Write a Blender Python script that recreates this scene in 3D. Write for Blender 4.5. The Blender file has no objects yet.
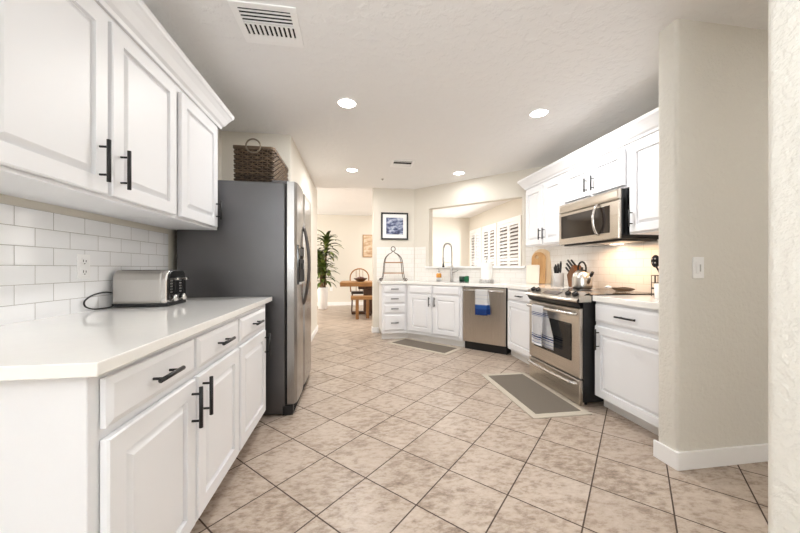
import bpy, bmesh, math, random
from mathutils import Vector, Matrix
random.seed(7)
PI = math.pi
SC = bpy.context.scene
COL = SC.collection

# ------------------------------------------------------------------ camera
CAM_H = 1.13
cd = bpy.data.cameras.new('camera')
cam = bpy.data.objects.new('camera', cd); COL.objects.link(cam)
cam.location = (0, 0, CAM_H)
cam.rotation_euler = (PI / 2, 0, -0.1454)
cd.sensor_width = 36.0
cd.lens = 317.3 / 800 * 36.0
cd.shift_y = 1.5 / 800
cd.clip_start = 0.02
SC.camera = cam

# ------------------------------------------------------------------ world, lights, exposure
SC.view_settings.view_transform = 'Standard'
SC.view_settings.look = 'None'
SC.view_settings.exposure = 0.82
SC.view_settings.gamma = 1.0
SC.view_settings.use_curve_mapping = False
w = bpy.data.worlds.new('world'); SC.world = w
w.use_nodes = True
bg = w.node_tree.nodes['Background']
bg.inputs[0].default_value = (0.86, 0.93, 1.0, 1)
bg.inputs[1].default_value = 1.0
SC.cycles.diffuse_bounces = 8
SC.cycles.max_bounces = 14
SC.cycles.sample_clamp_indirect = 6.0

def area(name, loc, rot, sx, sy, power, color=(1, 1, 1), shape='RECTANGLE'):
    l = bpy.data.lights.new(name, 'AREA'); l.shape = shape
    l.size = sx
    if shape in ('RECTANGLE', 'ELLIPSE'): l.size_y = sy
    l.energy = power; l.color = color
    o = bpy.data.objects.new(name, l); COL.objects.link(o)
    o.location = loc; o.rotation_euler = rot
    return o
CEIL = 2.53
GREAT = 2.72
# added daylight from unseen windows behind the camera, far-room fills, and daylight at the shutters
area('added_rear_fill', (0.1, -6.35, 1.45), (PI / 2 + 0.45, 0, 0), 2.4, 1.9, 20, (1.0, 0.96, 0.93))  # added fill for a guessed window behind the camera
area('added_side_fill', (-1.25, -2.5, 1.4), (0, -PI / 2 - 0.95, 0), 1.7, 2.3, 195, (0.92, 0.965, 1.0))  # added fill, tilted up to brighten the ceiling; its window is guessed
area('far_room_left_fill', (-3.3, 7.6, 1.4), (0, -PI / 2, 0), 1.9, 2.6, 66, (1.0, 0.945, 0.88))  # added fill lamp; the left wall of the far room has no window
area('daylight_far_room_right', (3.40, 8.1, 1.55), (0, PI / 2, 0), 1.5, 3.0, 20, (1.0, 0.98, 0.95))
area('far_room_ceiling_fill', (1.5, 7.9, GREAT - 0.03), (0, 0, 0), 1.6, 1.6, 46, (1.0, 0.965, 0.92))  # added fill to brighten the far room, no fixture belongs to it
area('corridor_ceiling_light', (2.55, 0.3, 2.5), (0, 0, 0), 0.2, 0.2, 5, (1.0, 0.97, 0.93), 'DISK')


# ------------------------------------------------------------------ material helpers
MATS = {}
def lin(c):
    return tuple(((v / 12.92) if v <= 0.04045 else ((v + 0.055) / 1.055) ** 2.4) for v in c)
def rgb(r, g, b):
    return lin((r / 255, g / 255, b / 255)) + (1.0,)
def newmat(name):
    m = bpy.data.materials.new(name); m.use_nodes = True
    nt = m.node_tree
    return m, nt, nt.nodes['Principled BSDF']
def node(nt, typ, **kw):
    n = nt.nodes.new(typ)
    for k, v in kw.items():
        if k.startswith('i_'):
            n.inputs[int(k[2:])].default_value = v
        else:
            setattr(n, k, v)
    return n
def L(nt, a, b): nt.links.new(a, b)
def math_n(nt, op, a, b=None, c=None):
    n = nt.nodes.new('ShaderNodeMath'); n.operation = op
    for i, v in enumerate((a, b, c)):
        if v is None: continue
        if isinstance(v, (int, float)): n.inputs[i].default_value = v
        else: L(nt, v, n.inputs[i])
    return n.outputs[0]
def mix_c(nt, f, a, b):
    n = nt.nodes.new('ShaderNodeMix'); n.data_type = 'RGBA'
    if isinstance(f, (int, float)): n.inputs[0].default_value = f
    else: L(nt, f, n.inputs[0])
    for i, v in ((6, a), (7, b)):
        if isinstance(v, tuple): n.inputs[i].default_value = v
        else: L(nt, v, n.inputs[i])
    return n.outputs[2]
def ramp(nt, f, stops):
    n = nt.nodes.new('ShaderNodeValToRGB')
    L(nt, f, n.inputs[0])
    e = n.color_ramp.elements
    while len(e) < len(stops): e.new(0.5)
    for el, (p, c) in zip(e, stops):
        el.position = p; el.color = c
    return n.outputs[0]
def bump(nt, bsdf, h, strength=0.2, dist=0.002):
    b = nt.nodes.new('ShaderNodeBump'); b.inputs['Strength'].default_value = strength
    b.inputs['Distance'].default_value = dist
    L(nt, h, b.inputs['Height']); L(nt, b.outputs[0], bsdf.inputs['Normal'])
def coords(nt): return nt.nodes.new('ShaderNodeTexCoord').outputs['Object']
def noise(nt, vec, scale, detail=2.0, rough=0.5):
    n = nt.nodes.new('ShaderNodeTexNoise'); n.inputs['Scale'].default_value = scale
    n.inputs['Detail'].default_value = detail; n.inputs['Roughness'].default_value = rough
    if vec is not None: L(nt, vec, n.inputs['Vector'])
    return n.outputs[0]
def plain(name, col, rough=0.5, metal=0.0, var=0.04, vscale=6.0, bumpy=0.0, bscale=60, bdist=0.002, coat=0.0, spec=None):
    if name in MATS: return MATS[name]
    m, nt, b = newmat(name)
    tc = coords(nt)
    f = noise(nt, tc, vscale, 3)
    dark = tuple(v * (1 - var) for v in col[:3]) + (1,)
    light = tuple(min(1, v * (1 + var)) for v in col[:3]) + (1,)
    L(nt, mix_c(nt, f, dark, light), b.inputs['Base Color'])
    b.inputs['Roughness'].default_value = rough
    b.inputs['Metallic'].default_value = metal
    if coat: b.inputs['Coat Weight'].default_value = coat
    if spec is not None: b.inputs['Specular IOR Level'].default_value = spec
    if bumpy: bump(nt, b, noise(nt, tc, bscale, 3), bumpy, bdist)
    MATS[name] = m
    return m
def plaster(name, col, s1=26, strength=0.5, dist=0.003, lo=0.42, hi=0.62):
    m, nt, b = newmat(name)
    tc = coords(nt)
    n = noise(nt, tc, s1, 4, 0.55)
    h = ramp(nt, n, [(lo, (0, 0, 0, 1)), (hi, (1, 1, 1, 1))])
    f = noise(nt, tc, 1.3, 2)
    L(nt, mix_c(nt, f, tuple(v * 0.97 for v in col[:3]) + (1,), col), b.inputs['Base Color'])
    b.inputs['Roughness'].default_value = 0.85
    b.inputs['Specular IOR Level'].default_value = 0.25
    bump(nt, b, h, strength, dist)
    return m
def steel(name, col=(0.56, 0.51, 0.45, 1), rough=0.28, axis='x'):
    m, nt, b = newmat(name)
    tc = coords(nt)
    mp = nt.nodes.new('ShaderNodeMapping')
    mp.inputs['Scale'].default_value = {'x': (1.5, 900, 900), 'z': (900, 900, 1.5), 'y': (900, 1.5, 900)}[axis]
    L(nt, tc, mp.inputs['Vector'])
    n = noise(nt, mp.outputs[0], 1.0, 3)
    L(nt, mix_c(nt, n, tuple(v * 0.97 for v in col[:3]) + (1,), tuple(min(1, v * 1.03) for v in col[:3]) + (1,)), b.inputs['Base Color'])
    b.inputs['Metallic'].default_value = 1.0
    r = math_n(nt, 'MULTIPLY_ADD', n, 0.06, rough - 0.03)
    L(nt, r, b.inputs['Roughness'])
    bump(nt, b, n, 0.02, 0.0003)
    return m
def wood(name, c1, c2, scale=9.0, axis='z', rough=0.45):
    m, nt, b = newmat(name)
    tc = coords(nt)
    mp = nt.nodes.new('ShaderNodeMapping')
    mp.inputs['Scale'].default_value = {'x': (0.6, 6, 6), 'y': (6, 0.6, 6), 'z': (6, 6, 0.6)}[axis]
    L(nt, tc, mp.inputs['Vector'])
    n = noise(nt, mp.outputs[0], scale, 5, 0.6)
    L(nt, ramp(nt, n, [(0.3, c1), (0.7, c2)]), b.inputs['Base Color'])
    b.inputs['Roughness'].default_value = rough
    bump(nt, b, n, 0.08, 0.001)
    return m
def subway(name, u_axis, col, pu=0.168, pv=0.0795, u0=0.0, v0=0.905, mortar=0.0022, gcol=rgb(150, 146, 140), rough=0.1, wav=0.12):
    # running-bond glazed tile: u_axis gives the wall direction in the object's own coordinates
    m, nt, b = newmat(name)
    tc = coords(nt)
    sx = nt.nodes.new('ShaderNodeSeparateXYZ'); L(nt, tc, sx.inputs[0])
    u = sx.outputs[{'x': 0, 'y': 1}[u_axis]]; v = sx.outputs[2]
    vv = math_n(nt, 'DIVIDE', math_n(nt, 'SUBTRACT', v, v0), pv)
    row = math_n(nt, 'FLOOR', vv)
    par = math_n(nt, 'MULTIPLY', math_n(nt, 'FLOORED_MODULO', row, 2.0), 0.5)
    uu = math_n(nt, 'ADD', math_n(nt, 'DIVIDE', math_n(nt, 'SUBTRACT', u, u0), pu), par)
    fu = math_n(nt, 'FRACT', uu); fv = math_n(nt, 'FRACT', vv)
    du = math_n(nt, 'MULTIPLY', math_n(nt, 'MINIMUM', fu, math_n(nt, 'SUBTRACT', 1.0, fu)), pu)
    dv = math_n(nt, 'MULTIPLY', math_n(nt, 'MINIMUM', fv, math_n(nt, 'SUBTRACT', 1.0, fv)), pv)
    d = math_n(nt, 'MINIMUM', du, dv)
    g = math_n(nt, 'LESS_THAN', d, mortar / 2)
    cell = nt.nodes.new('ShaderNodeCombineXYZ')
    L(nt, math_n(nt, 'FLOOR', uu), cell.inputs[0]); L(nt, row, cell.inputs[1])
    wn = nt.nodes.new('ShaderNodeTexWhiteNoise'); wn.noise_dimensions = '2D'; L(nt, cell.outputs[0], wn.inputs['Vector'])
    tile = mix_c(nt, wn.outputs['Value'], tuple(x * 0.96 for x in col[:3]) + (1,), col)
    L(nt, mix_c(nt, g, tile, gcol), b.inputs['Base Color'])
    L(nt, math_n(nt, 'MULTIPLY_ADD', g, 0.7, rough), b.inputs['Roughness'])
    edge = math_n(nt, 'MINIMUM', math_n(nt, 'DIVIDE', d, 0.005), 1.0)
    wv = noise(nt, tc, 14, 2)
    bump(nt, b, math_n(nt, 'ADD', edge, math_n(nt, 'MULTIPLY', wv, 1.2)), wav, 0.004)
    return m
def floor_tile():
    m, nt, b = newmat('beige_floor_tile')
    tc = coords(nt)
    sx = nt.nodes.new('ShaderNodeSeparateXYZ'); L(nt, tc, sx.inputs[0])
    T = 0.3272; q = math.sqrt(0.5); ox, oy = -0.1667, 1.486
    x = math_n(nt, 'SUBTRACT', sx.outputs[0], ox); y = math_n(nt, 'SUBTRACT', sx.outputs[1], oy)
    u = math_n(nt, 'MULTIPLY', math_n(nt, 'ADD', x, y), q / T)
    v = math_n(nt, 'MULTIPLY', math_n(nt, 'SUBTRACT', y, x), q / T)
    def edge(t):
        f = math_n(nt, 'FRACT', t)
        return math_n(nt, 'MINIMUM', f, math_n(nt, 'SUBTRACT', 1.0, f))
    d = math_n(nt, 'MULTIPLY', math_n(nt, 'MINIMUM', edge(u), edge(v)), T)
    g = math_n(nt, 'LESS_THAN', d, 0.0033)
    cell = nt.nodes.new('ShaderNodeCombineXYZ')
    L(nt, math_n(nt, 'FLOOR', u), cell.inputs[0]); L(nt, math_n(nt, 'FLOOR', v), cell.inputs[1])
    wn = nt.nodes.new('ShaderNodeTexWhiteNoise'); wn.noise_dimensions = '2D'; L(nt, cell.outputs[0], wn.inputs['Vector'])
    off = nt.nodes.new('ShaderNodeVectorMath'); off.operation = 'MULTIPLY_ADD'
    L(nt, wn.outputs['Color'], off.inputs[0]); off.inputs[1].default_value = (7, 7, 7); L(nt, tc, off.inputs[2])
    st = nt.nodes.new('ShaderNodeMapping'); st.inputs['Rotation'].default_value = (0, 0, 0.6); st.inputs['Scale'].default_value = (1.0, 1.9, 1)
    L(nt, off.outputs[0], st.inputs['Vector'])
    n1 = noise(nt, st.outputs[0], 17, 7, 0.72)
    n2 = noise(nt, off.outputs[0], 3.5, 3, 0.5)
    f = math_n(nt, 'ADD', math_n(nt, 'MULTIPLY', n1, 0.75), math_n(nt, 'MULTIPLY', n2, 0.25))
    c = ramp(nt, f, [(0.32, FLOOR_C[0]), (0.43, FLOOR_C[1]), (0.51, FLOOR_C[2]), (0.66, FLOOR_C[3])])
    c = mix_c(nt, math_n(nt, 'MULTIPLY', wn.outputs['Value'], 0.22), c, FLOOR_C[1])
    L(nt, mix_c(nt, g, c, FLOOR_C[4]), b.inputs['Base Color'])
    L(nt, math_n(nt, 'MULTIPLY_ADD', g, 0.4, math_n(nt, 'MULTIPLY_ADD', n1, 0.2, 0.26)), b.inputs['Roughness'])
    b.inputs['Specular IOR Level'].default_value = 0.45
    e2 = math_n(nt, 'MINIMUM', math_n(nt, 'DIVIDE', d, 0.007), 1.0)
    bump(nt, b, math_n(nt, 'ADD', e2, math_n(nt, 'MULTIPLY', n1, 0.25)), 0.25, 0.003)
    return m
FLOOR_C = [rgb(112, 95, 82), rgb(152, 135, 120), rgb(180, 165, 151), rgb(196, 183, 171), rgb(70, 55, 46)]
def glass(name, col=(1, 1, 1, 1), rough=0.0):
    m, nt, b = newmat(name)
    b.inputs['Base Color'].default_value = col
    b.inputs['Transmission Weight'].default_value = 1.0
    b.inputs['Roughness'].default_value = rough
    b.inputs['IOR'].default_value = 1.45
    return m
def emit(name, col, s):
    m, nt, b = newmat(name)
    b.inputs['Base Color'].default_value = col
    b.inputs['Emission Color'].default_value = col
    b.inputs['Emission Strength'].default_value = s
    return m

M_wall = plaster('wall_paint', rgb(221, 216, 206), 60, 0.22, 0.0025)
M_knock = plaster('knockdown_wall', rgb(220, 217, 209), 42, 0.42, 0.004, 0.40, 0.60)
M_ceil = plaster('ceiling_paint', rgb(236, 236, 236), 15, 0.36, 0.006, 0.47, 0.60)
M_floor = floor_tile()
M_white = plain('white_cabinet_paint', rgb(230, 231, 234), 0.45, var=0.012)
M_trim = plain('white_trim_paint', rgb(240, 240, 240), 0.4, var=0.01)
M_quartz = plain('white_quartz', rgb(240, 239, 236), 0.09, var=0.025, vscale=22, coat=0.2)
M_black = plain('matte_black', rgb(20, 20, 22), 0.4, var=0.1)
M_blackgloss = plain('gloss_black', rgb(10, 10, 11), 0.08, var=0.1)
M_dark = plain('dark_void', rgb(18, 17, 16), 0.8, var=0.1)
M_steel = steel('stainless_steel')
M_fdoor = steel('fridge_door_steel', (0.36, 0.35, 0.34, 1), 0.24, axis='z')
M_steelv = steel('stainless_vertical', axis='z')
M_satin = steel('satin_steel', (0.50, 0.48, 0.455, 1), 0.42)
M_chrome = plain('chrome', (0.66, 0.64, 0.62, 1), 0.2, 1.0, 0.02)
M_dsteel = plain('dark_steel', (0.12, 0.11, 0.105, 1), 0.3, 1.0, 0.05)
M_kettle = plain('kettle_steel', (0.60, 0.57, 0.53, 1), 0.3, 1.0, 0.02)
M_nickel = plain('brushed_nickel', (0.50, 0.49, 0.48, 1), 0.3, 1.0, 0.05)
M_fridge_side = plain('dark_grey_metal', rgb(100, 99, 100), 0.34, 0.9, var=0.15, vscale=3, bumpy=0.5, bscale=170, bdist=0.001)
M_tile_left = subway('white_subway_left', 'y', rgb(236, 237, 239), u0=1.456 - 0.084, v0=0.905, pu=0.166, pv=0.0785)
M_tile_right = subway('white_subway_right', 'x', rgb(238, 236, 232), pu=0.154, pv=0.0776, gcol=rgb(205, 198, 188), mortar=0.0025, rough=0.28)
M_plate = plain('white_plastic', rgb(238, 238, 238), 0.35, var=0.01)
M_toe = plain('white_toe_kick', rgb(225, 224, 222), 0.5, var=0.02)
M_toe_shade = plain('shaded_toe_kick', rgb(96, 78, 62), 0.6, var=0.1)  # the brown is the shade under the left cabinets, put into the colour
M_glass = glass('window_glass')
M_lamp = emit('lamp_diffuser', (1.0, 0.97, 0.92, 1), 9.0)
M_oak = wood('honey_oak', rgb(126, 84, 44), rgb(168, 122, 68))
M_oakx = wood('honey_oak_top', rgb(130, 88, 46), rgb(174, 128, 74), axis='x')
M_board = wood('maple_board', rgb(186, 136, 80), rgb(214, 170, 114))
M_board2 = wood('pale_maple', rgb(222, 192, 150), rgb(240, 218, 184))
M_walnut = wood('walnut', rgb(62, 40, 26), rgb(96, 64, 42))
M_block = wood('knife_block_wood', rgb(90, 56, 30), rgb(128, 82, 46))
M_ring = plain('ring_metal', rgb(120, 108, 92), 0.4, 0.5)
M_gap_shade = plain('wicker_gap_shade', rgb(30, 23, 18), 0.8)  # dark colour standing in for the shade seen between the wicker strands
M_wicker = wood('wicker', rgb(50, 38, 29), rgb(112, 92, 70), 5, 'x', 0.6)

# ------------------------------------------------------------------ mesh builder
class MB:
    def __init__(s): s.bm = bmesh.new(); s.mats = []; s.xf = None
    def _add(s, tb, mat, smooth):
        if mat not in s.mats: s.mats.append(mat)
        i = s.mats.index(mat)
        for f in tb.faces: f.material_index = i; f.smooth = smooth
        if s.xf is not None: bmesh.ops.transform(tb, matrix=s.xf, verts=tb.verts)
        me = bpy.data.meshes.new('t'); tb.to_mesh(me); tb.free()
        s.bm.from_mesh(me); bpy.data.meshes.remove(me)
    def box(s, x0, x1, y0, y1, z0, z1, mat, bev=0.0, seg=2, smooth=False, xf=None):
        tb = bmesh.new()
        bmesh.ops.create_cube(tb, size=1.0)
        for v in tb.verts:
            v.co = Vector(((x0 + x1) / 2 + v.co.x * (x1 - x0), (y0 + y1) / 2 + v.co.y * (y1 - y0), (z0 + z1) / 2 + v.co.z * (z1 - z0)))
        if bev > 0: bmesh.ops.bevel(tb, geom=list(tb.edges), offset=bev, segments=seg, profile=0.5, affect='EDGES')
        if xf is not None: bmesh.ops.transform(tb, matrix=xf, verts=tb.verts)
        s._add(tb, mat, smooth); return s
    def prism(s, poly, z0, z1, mat, bev=0.0, axis='z', holes=(), seg=2, smooth=False):
        # polygon in the plane normal to axis, extruded from z0 to z1 along axis
        tb = bmesh.new()
        loops = [poly] + list(holes); edges = []
        for lp in loops:
            vs = [tb.verts.new((p[0], p[1], z0)) for p in lp]
            for i in range(len(vs)): edges.append(tb.edges.new((vs[i], vs[(i + 1) % len(vs)])))
        if holes: bmesh.ops.triangle_fill(tb, use_beauty=True, edges=edges)
        else: tb.faces.new(list(tb.verts))
        r = bmesh.ops.extrude_face_region(tb, geom=list(tb.faces))
        bmesh.ops.translate(tb, vec=(0, 0, z1 - z0), verts=[g for g in r['geom'] if isinstance(g, bmesh.types.BMVert)])
        bmesh.ops.recalc_face_normals(tb, faces=tb.faces)
        if bev > 0:
            ed = [e for e in tb.edges if len(e.link_faces) == 2 and e.calc_face_angle(0) > 0.35]
            bmesh.ops.bevel(tb, geom=ed, offset=bev, segments=seg, profile=0.5, affect='EDGES')
        if axis == 'x':   # poly is (y, z), extruded along x
            for v in tb.verts: v.co = Vector((v.co.z, v.co.x, v.co.y))
        elif axis == 'y':  # poly is (x, z)
            for v in tb.verts: v.co = Vector((v.co.x, v.co.z, v.co.y))
        bmesh.ops.recalc_face_normals(tb, faces=tb.faces)
        s._add(tb, mat, smooth); return s
    def tube(s, pts, r, mat, seg=10, closed=False, radii=None, cap=True, smooth=True):
        tb = bmesh.new()
        P = [Vector(p) for p in pts]; n = len(P)
        T = []
        for i in range(n):
            if closed: t = P[(i + 1) % n] - P[i - 1]
            else: t = P[min(i + 1, n - 1)] - P[max(i - 1, 0)]
            T.append(t.normalized())
        a = Vector((0, 0, 1)) if abs(T[0].z) < 0.9 else Vector((1, 0, 0))
        nrm = (a - T[0] * a.dot(T[0])).normalized()
        rings = []
        for i in range(n):
            nrm = (nrm - T[i] * nrm.dot(T[i]))
            nrm = nrm.normalized() if nrm.length > 1e-6 else T[i].orthogonal().normalized()
            bn = T[i].cross(nrm)
            rr = radii[i] if radii else r
            rings.append([tb.verts.new(P[i] + (nrm * math.cos(2 * PI * k / seg) + bn * math.sin(2 * PI * k / seg)) * rr) for k in range(seg)])
        m = n if closed else n - 1
        for i in range(m):
            A, B = rings[i], rings[(i + 1) % n]
            for k in range(seg): tb.faces.new((A[k], A[(k + 1) % seg], B[(k + 1) % seg], B[k]))
        if cap and not closed:
            tb.faces.new(rings[0][::-1]); tb.faces.new(rings[-1])
        bmesh.ops.recalc_face_normals(tb, faces=tb.faces)
        s._add(tb, mat, smooth); return s
    def lathe(s, prof, mat, center=(0, 0, 0), seg=28, axis=None, smooth=True, sx=1.0, sy=1.0):
        tb = bmesh.new(); rings = []
        for (r, z) in prof:
            if r < 1e-6: rings.append([tb.verts.new((0, 0, z))])
            else: rings.append([tb.verts.new((r * sx * math.cos(2 * PI * k / seg), r * sy * math.sin(2 * PI * k / seg), z)) for k in range(seg)])
        for A, B in zip(rings, rings[1:]):
            for k in range(seg):
                a0, a1 = A[k % len(A)], A[(k + 1) % seg % len(A)]
                b0, b1 = B[k % len(B)], B[(k + 1) % seg % len(B)]
                vs = []
                for v in (a0, a1, b1, b0):
                    if v not in vs: vs.append(v)
                if len(vs) >= 3: tb.faces.new(vs)
        bmesh.ops.recalc_face_normals(tb, faces=tb.faces)
        if axis is not None:
            bmesh.ops.transform(tb, matrix=Vector((0, 0, 1)).rotation_difference(Vector(axis)).to_matrix().to_4x4(), verts=tb.verts)
        bmesh.ops.translate(tb, vec=center, verts=tb.verts)
        s._add(tb, mat, smooth); return s
    def cyl(s, p0, p1, r, mat, seg=20, r2=None):
        return s.tube([p0, p1], r, mat, seg, radii=[r, r if r2 is None else r2])
    def panel(s, x0, x1, z0, z1, yb, prof, mat):
        # rectangular front built of nested loops: prof = [(inset, y)], first loop at the back
        tb = bmesh.new(); prev = None; first = None
        for (ins, y) in [(0.0, yb)] + list(prof):
            lp = [tb.verts.new(c) for c in ((x0 + ins, y, z0 + ins), (x1 - ins, y, z0 + ins), (x1 - ins, y, z1 - ins), (x0 + ins, y, z1 - ins))]
            if prev:
                for k in range(4): tb.faces.new((prev[k], prev[(k + 1) % 4], lp[(k + 1) % 4], lp[k]))
            else: first = lp
            prev = lp
        tb.faces.new(prev); tb.faces.new(first[::-1])
        bmesh.ops.recalc_face_normals(tb, faces=tb.faces)
        s._add(tb, mat, False); return s
    def grid(s, fn, nu, nv, mat, smooth=True, thick=0.0):
        tb = bmesh.new()
        g = [[tb.verts.new(fn(i / nu, j / nv)) for j in range(nv + 1)] for i in range(nu + 1)]
        for i in range(nu):
            for j in range(nv): tb.faces.new((g[i][j], g[i + 1][j], g[i + 1][j + 1], g[i][j + 1]))
        if thick: bmesh.ops.solidify(tb, geom=list(tb.faces), thickness=thick)
        bmesh.ops.recalc_face_normals(tb, faces=tb.faces)
        s._add(tb, mat, smooth); return s
    def build(s, name, parent=None, label=None, loc=None, rotz=None, auto=False):
        me = bpy.data.meshes.new(name); s.bm.to_mesh(me); s.bm.free()
        for m in s.mats: me.materials.append(m)
        o = bpy.data.objects.new(name, me); COL.objects.link(o)
        if parent is not None: o.parent = parent
        if loc is not None: o.location = loc
        if rotz is not None: o.rotation_euler[2] = rotz
        if label: o['label'] = label
        return o
def thing(name, label, cat, loc=(0, 0, 0), rotz=0.0, group=None):
    o = bpy.data.objects.new(name, None); COL.objects.link(o)
    o.empty_display_size = 0.05
    o.location = loc; o.rotation_euler = (0, 0, rotz)
    o['label'] = label; o['category'] = cat
    if group: o['group'] = group
    return o
def tag(o, label, cat, group=None):
    o['label'] = label; o['category'] = cat
    if group: o['group'] = group
    return o
def struct(o): o['kind'] = 'structure'; return o
def copy_tree(o, parent=None):
    c = o.copy(); COL.objects.link(c)
    if parent is not None: c.parent = parent
    for ch in list(o.children): copy_tree(ch, c)
    return c
def sbox(name, x0, x1, y0, y1, z0, z1, mat, bev=0.0):
    return struct(MB().box(x0, x1, y0, y1, z0, z1, mat, bev).build(name))

# ------------------------------------------------------------------ the room
WX, RX = -1.33, 2.62          # left and right kitchen walls
sbox('floor', -3.6, 4.0, -6.6, 9.9, -0.1, 0.0, M_floor)
K = 6.62                      # the angled wall runs along x + y = K
# kitchen ceiling
struct(MB().prism([(-1.45, -6.6), (3.62, -6.6), (3.62, 4.02), (2.74, 4.02), (1.13, 5.66), (-0.652, 5.66), (-0.652, 5.94), (-1.45, 5.94)], CEIL, CEIL + 0.17, M_ceil).build('ceiling'))
sbox('ceiling_far_room', -3.6, 3.8, 3.9, 9.9, GREAT, GREAT + 0.1, M_ceil)
wl = MB()
wl.box(WX - 0.12, WX, -1.3, 3.47, 0, CEIL, M_wall); wl.box(WX - 0.12, WX, -6.6, -3.7, 0, CEIL, M_wall)
wl.box(WX - 0.12, WX, -3.7, -1.3, 0, 0.45, M_wall); wl.box(WX - 0.12, WX, -3.7, -1.3, 2.35, CEIL, M_wall)
struct(wl.build('wall_left'))
struct(MB().prism([(-1.45, 3.47), (-0.665, 3.47), (-0.656, 3.474), (-0.652, 3.485), (-0.652, 5.925), (-0.656, 5.936), (-0.665, 5.94), (-1.45, 5.94)], 0, CEIL, M_wall).build('wall_fridge_alcove'))
# far wall stub with the picture, and the angled wall with its pass-through opening
struct(MB().prism([(0.33, 5.565), (0.345, 5.55), (1.07, 5.55), (1.12, 5.67), (0.345, 5.67), (0.33, 5.655)], 0, GREAT, M_wall).build('wall_far'))
aw = MB()
SA = math.sqrt(2) * (RX - 1.07)      # length of the angled wall
def s_at(x): return (x - 1.07) * math.sqrt(2)
o0, o1 = s_at(1.285), s_at(2.385)
SILL, HEAD = 1.155, 2.15
aw.box(0, SA, 0, 0.12, 0, SILL - 0.03, M_wall)
aw.box(0, SA, 0, 0.12, HEAD, GREAT, M_wall)
aw.box(0, o0, 0, 0.12, SILL - 0.03, HEAD, M_wall)
aw.box(o1, SA, 0, 0.12, SILL - 0.03, HEAD, M_wall)
struct(aw.build('wall_angled', loc=(1.07, 5.55, 0), rotz=-PI / 4))
struct(MB().box(o0 - 0.06, o1 + 0.05, -0.045, 0.16, SILL - 0.03, SILL + 0.005, M_trim, 0.004).build('trim_1', loc=(1.07, 5.55, 0), rotz=-PI / 4))
sbox('wall_right', RX, RX + 0.12, 1.667, 4.02, 0, GREAT, M_wall)
# wall stub at the right with rounded corners
def rounded(x0, x1, y0, y1, r, which, n=5):
    pts = []
    for (cx, cy, a0, nm) in ((x0, y0, PI, 'll'), (x1, y0, 1.5 * PI, 'lr'), (x1, y1, 0, 'ur'), (x0, y1, 0.5 * PI, 'ul')):
        sx = 1 if cx == x0 else -1; sy = 1 if cy == y0 else -1
        if nm in which:
            for k in range(n + 1):
                a = a0 + (PI / 2) * k / n
                pts.append((cx + sx * r + r * math.cos(a), cy + sy * r + r * math.sin(a)))
        else: pts.append((cx, cy))
    return pts
struct(MB().prism(rounded(1.795, 3.62, 1.535, 1.655, 0.02, ('ll', 'ul')), 0, CEIL, M_knock).build('wall_stub'))
# near pillar: the end of the wall beside the camera
struct(MB().prism(rounded(1.10, 1.24, -1.6, 0.708, 0.02, ('ur', 'ul')), 0, CEIL, M_knock).build('wall_near'))
sbox('wall_corridor', 3.5, 3.62, -6.6, 1.535, 0, CEIL, M_wall)
# wall behind the camera with a big unseen window added for daylight
bw = MB()
bw.box(-1.45, -1.15, -6.6, -6.5, 0, CEIL, M_wall); bw.box(1.3, 3.5, -6.6, -6.5, 0, CEIL, M_wall)
bw.box(-1.15, 1.3, -6.6, -6.5, 0, 0.4, M_wall); bw.box(-1.15, 1.3, -6.6, -6.5, 2.45, CEIL, M_wall)
struct(bw.build('wall_rear'))
def window(name, axis, a0, a1, z0, z1, p, depth, mullions):
    f = MB(); t = 0.05
    def bx(u0, u1, w0, w1, m=M_trim):
        if axis == 'x': f.box(u0, u1, p, p + depth, w0, w1, m, 0.004)
        else: f.box(p, p + depth, u0, u1, w0, w1, m, 0.004)
    bx(a0, a1, z0, z0 + t); bx(a0, a1, z1 - t, z1); bx(a0, a0 + t, z0, z1); bx(a1 - t, a1, z0, z1)
    for u in mullions: bx(u - t / 2, u + t / 2, z0, z1)
    o = struct(f.build(name))
    g = MB()
    if axis == 'x': g.box(a0 + t, a1 - t, p + depth / 2, p + depth / 2 + 0.006, z0 + t, z1 - t, M_glass)
    else: g.box(p + depth / 2, p + depth / 2 + 0.006, a0 + t, a1 - t, z0 + t, z1 - t, M_glass)
    g.build('window_pane', o)
    return o
window('window_4', 'x', -1.15, 1.3, 0.4, 2.45, -6.58, 0.06, [0.075])  # invented rear window, out of view, to go with the rear fill
window('window_5', 'y', -3.7, -1.3, 0.45, 2.35, WX - 0.1, 0.06, [-2.5])  # invented side window, out of view, to go with the side fill
# far room
sbox('wall_back', -3.6, 3.8, 9.7, 9.82, 0, GREAT, M_wall)
sbox('wall_far_room_left', -3.6, -3.5, 5.94, 9.7, 0, GREAT, M_wall)
sbox('wall_far_room_front', -3.5, -1.45, 5.82, 5.94, 0, GREAT, M_wall)
sbox('wall_far_room_near_right', 2.74, 3.66, 4.02, 4.14, 0, GREAT, M_wall)
WIN = [(8.70, 9.60), (7.72, 8.64), (6.50, 7.66)]
SX = 3.66
rw = MB()
zs0, zs1 = 0.62, 2.24
rw.box(SX, SX + 0.12, 4.02, 9.7, 0, zs0, M_wall); rw.box(SX, SX + 0.12, 4.02, 9.7, zs1, GREAT, M_wall)
ys = [4.02] + [v for a, b in sorted(WIN) for v in (a + 0.06, b - 0.06)] + [9.7]
for i in range(0, len(ys), 2): rw.box(SX, SX + 0.12, ys[i], ys[i + 1], zs0, zs1, M_wall)
struct(rw.build('wall_far_room_right'))
for i, (a, b) in enumerate(WIN): window('window_%d' % (i + 1), 'y', a + 0.06, b - 0.06, zs0, zs1, SX + 0.06, 0.05, [])
M_ext = plain('brown_backing', rgb(120, 96, 78), 0.9, var=0.15, vscale=3)  # dark brown for the added backing outside the shutters
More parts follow.
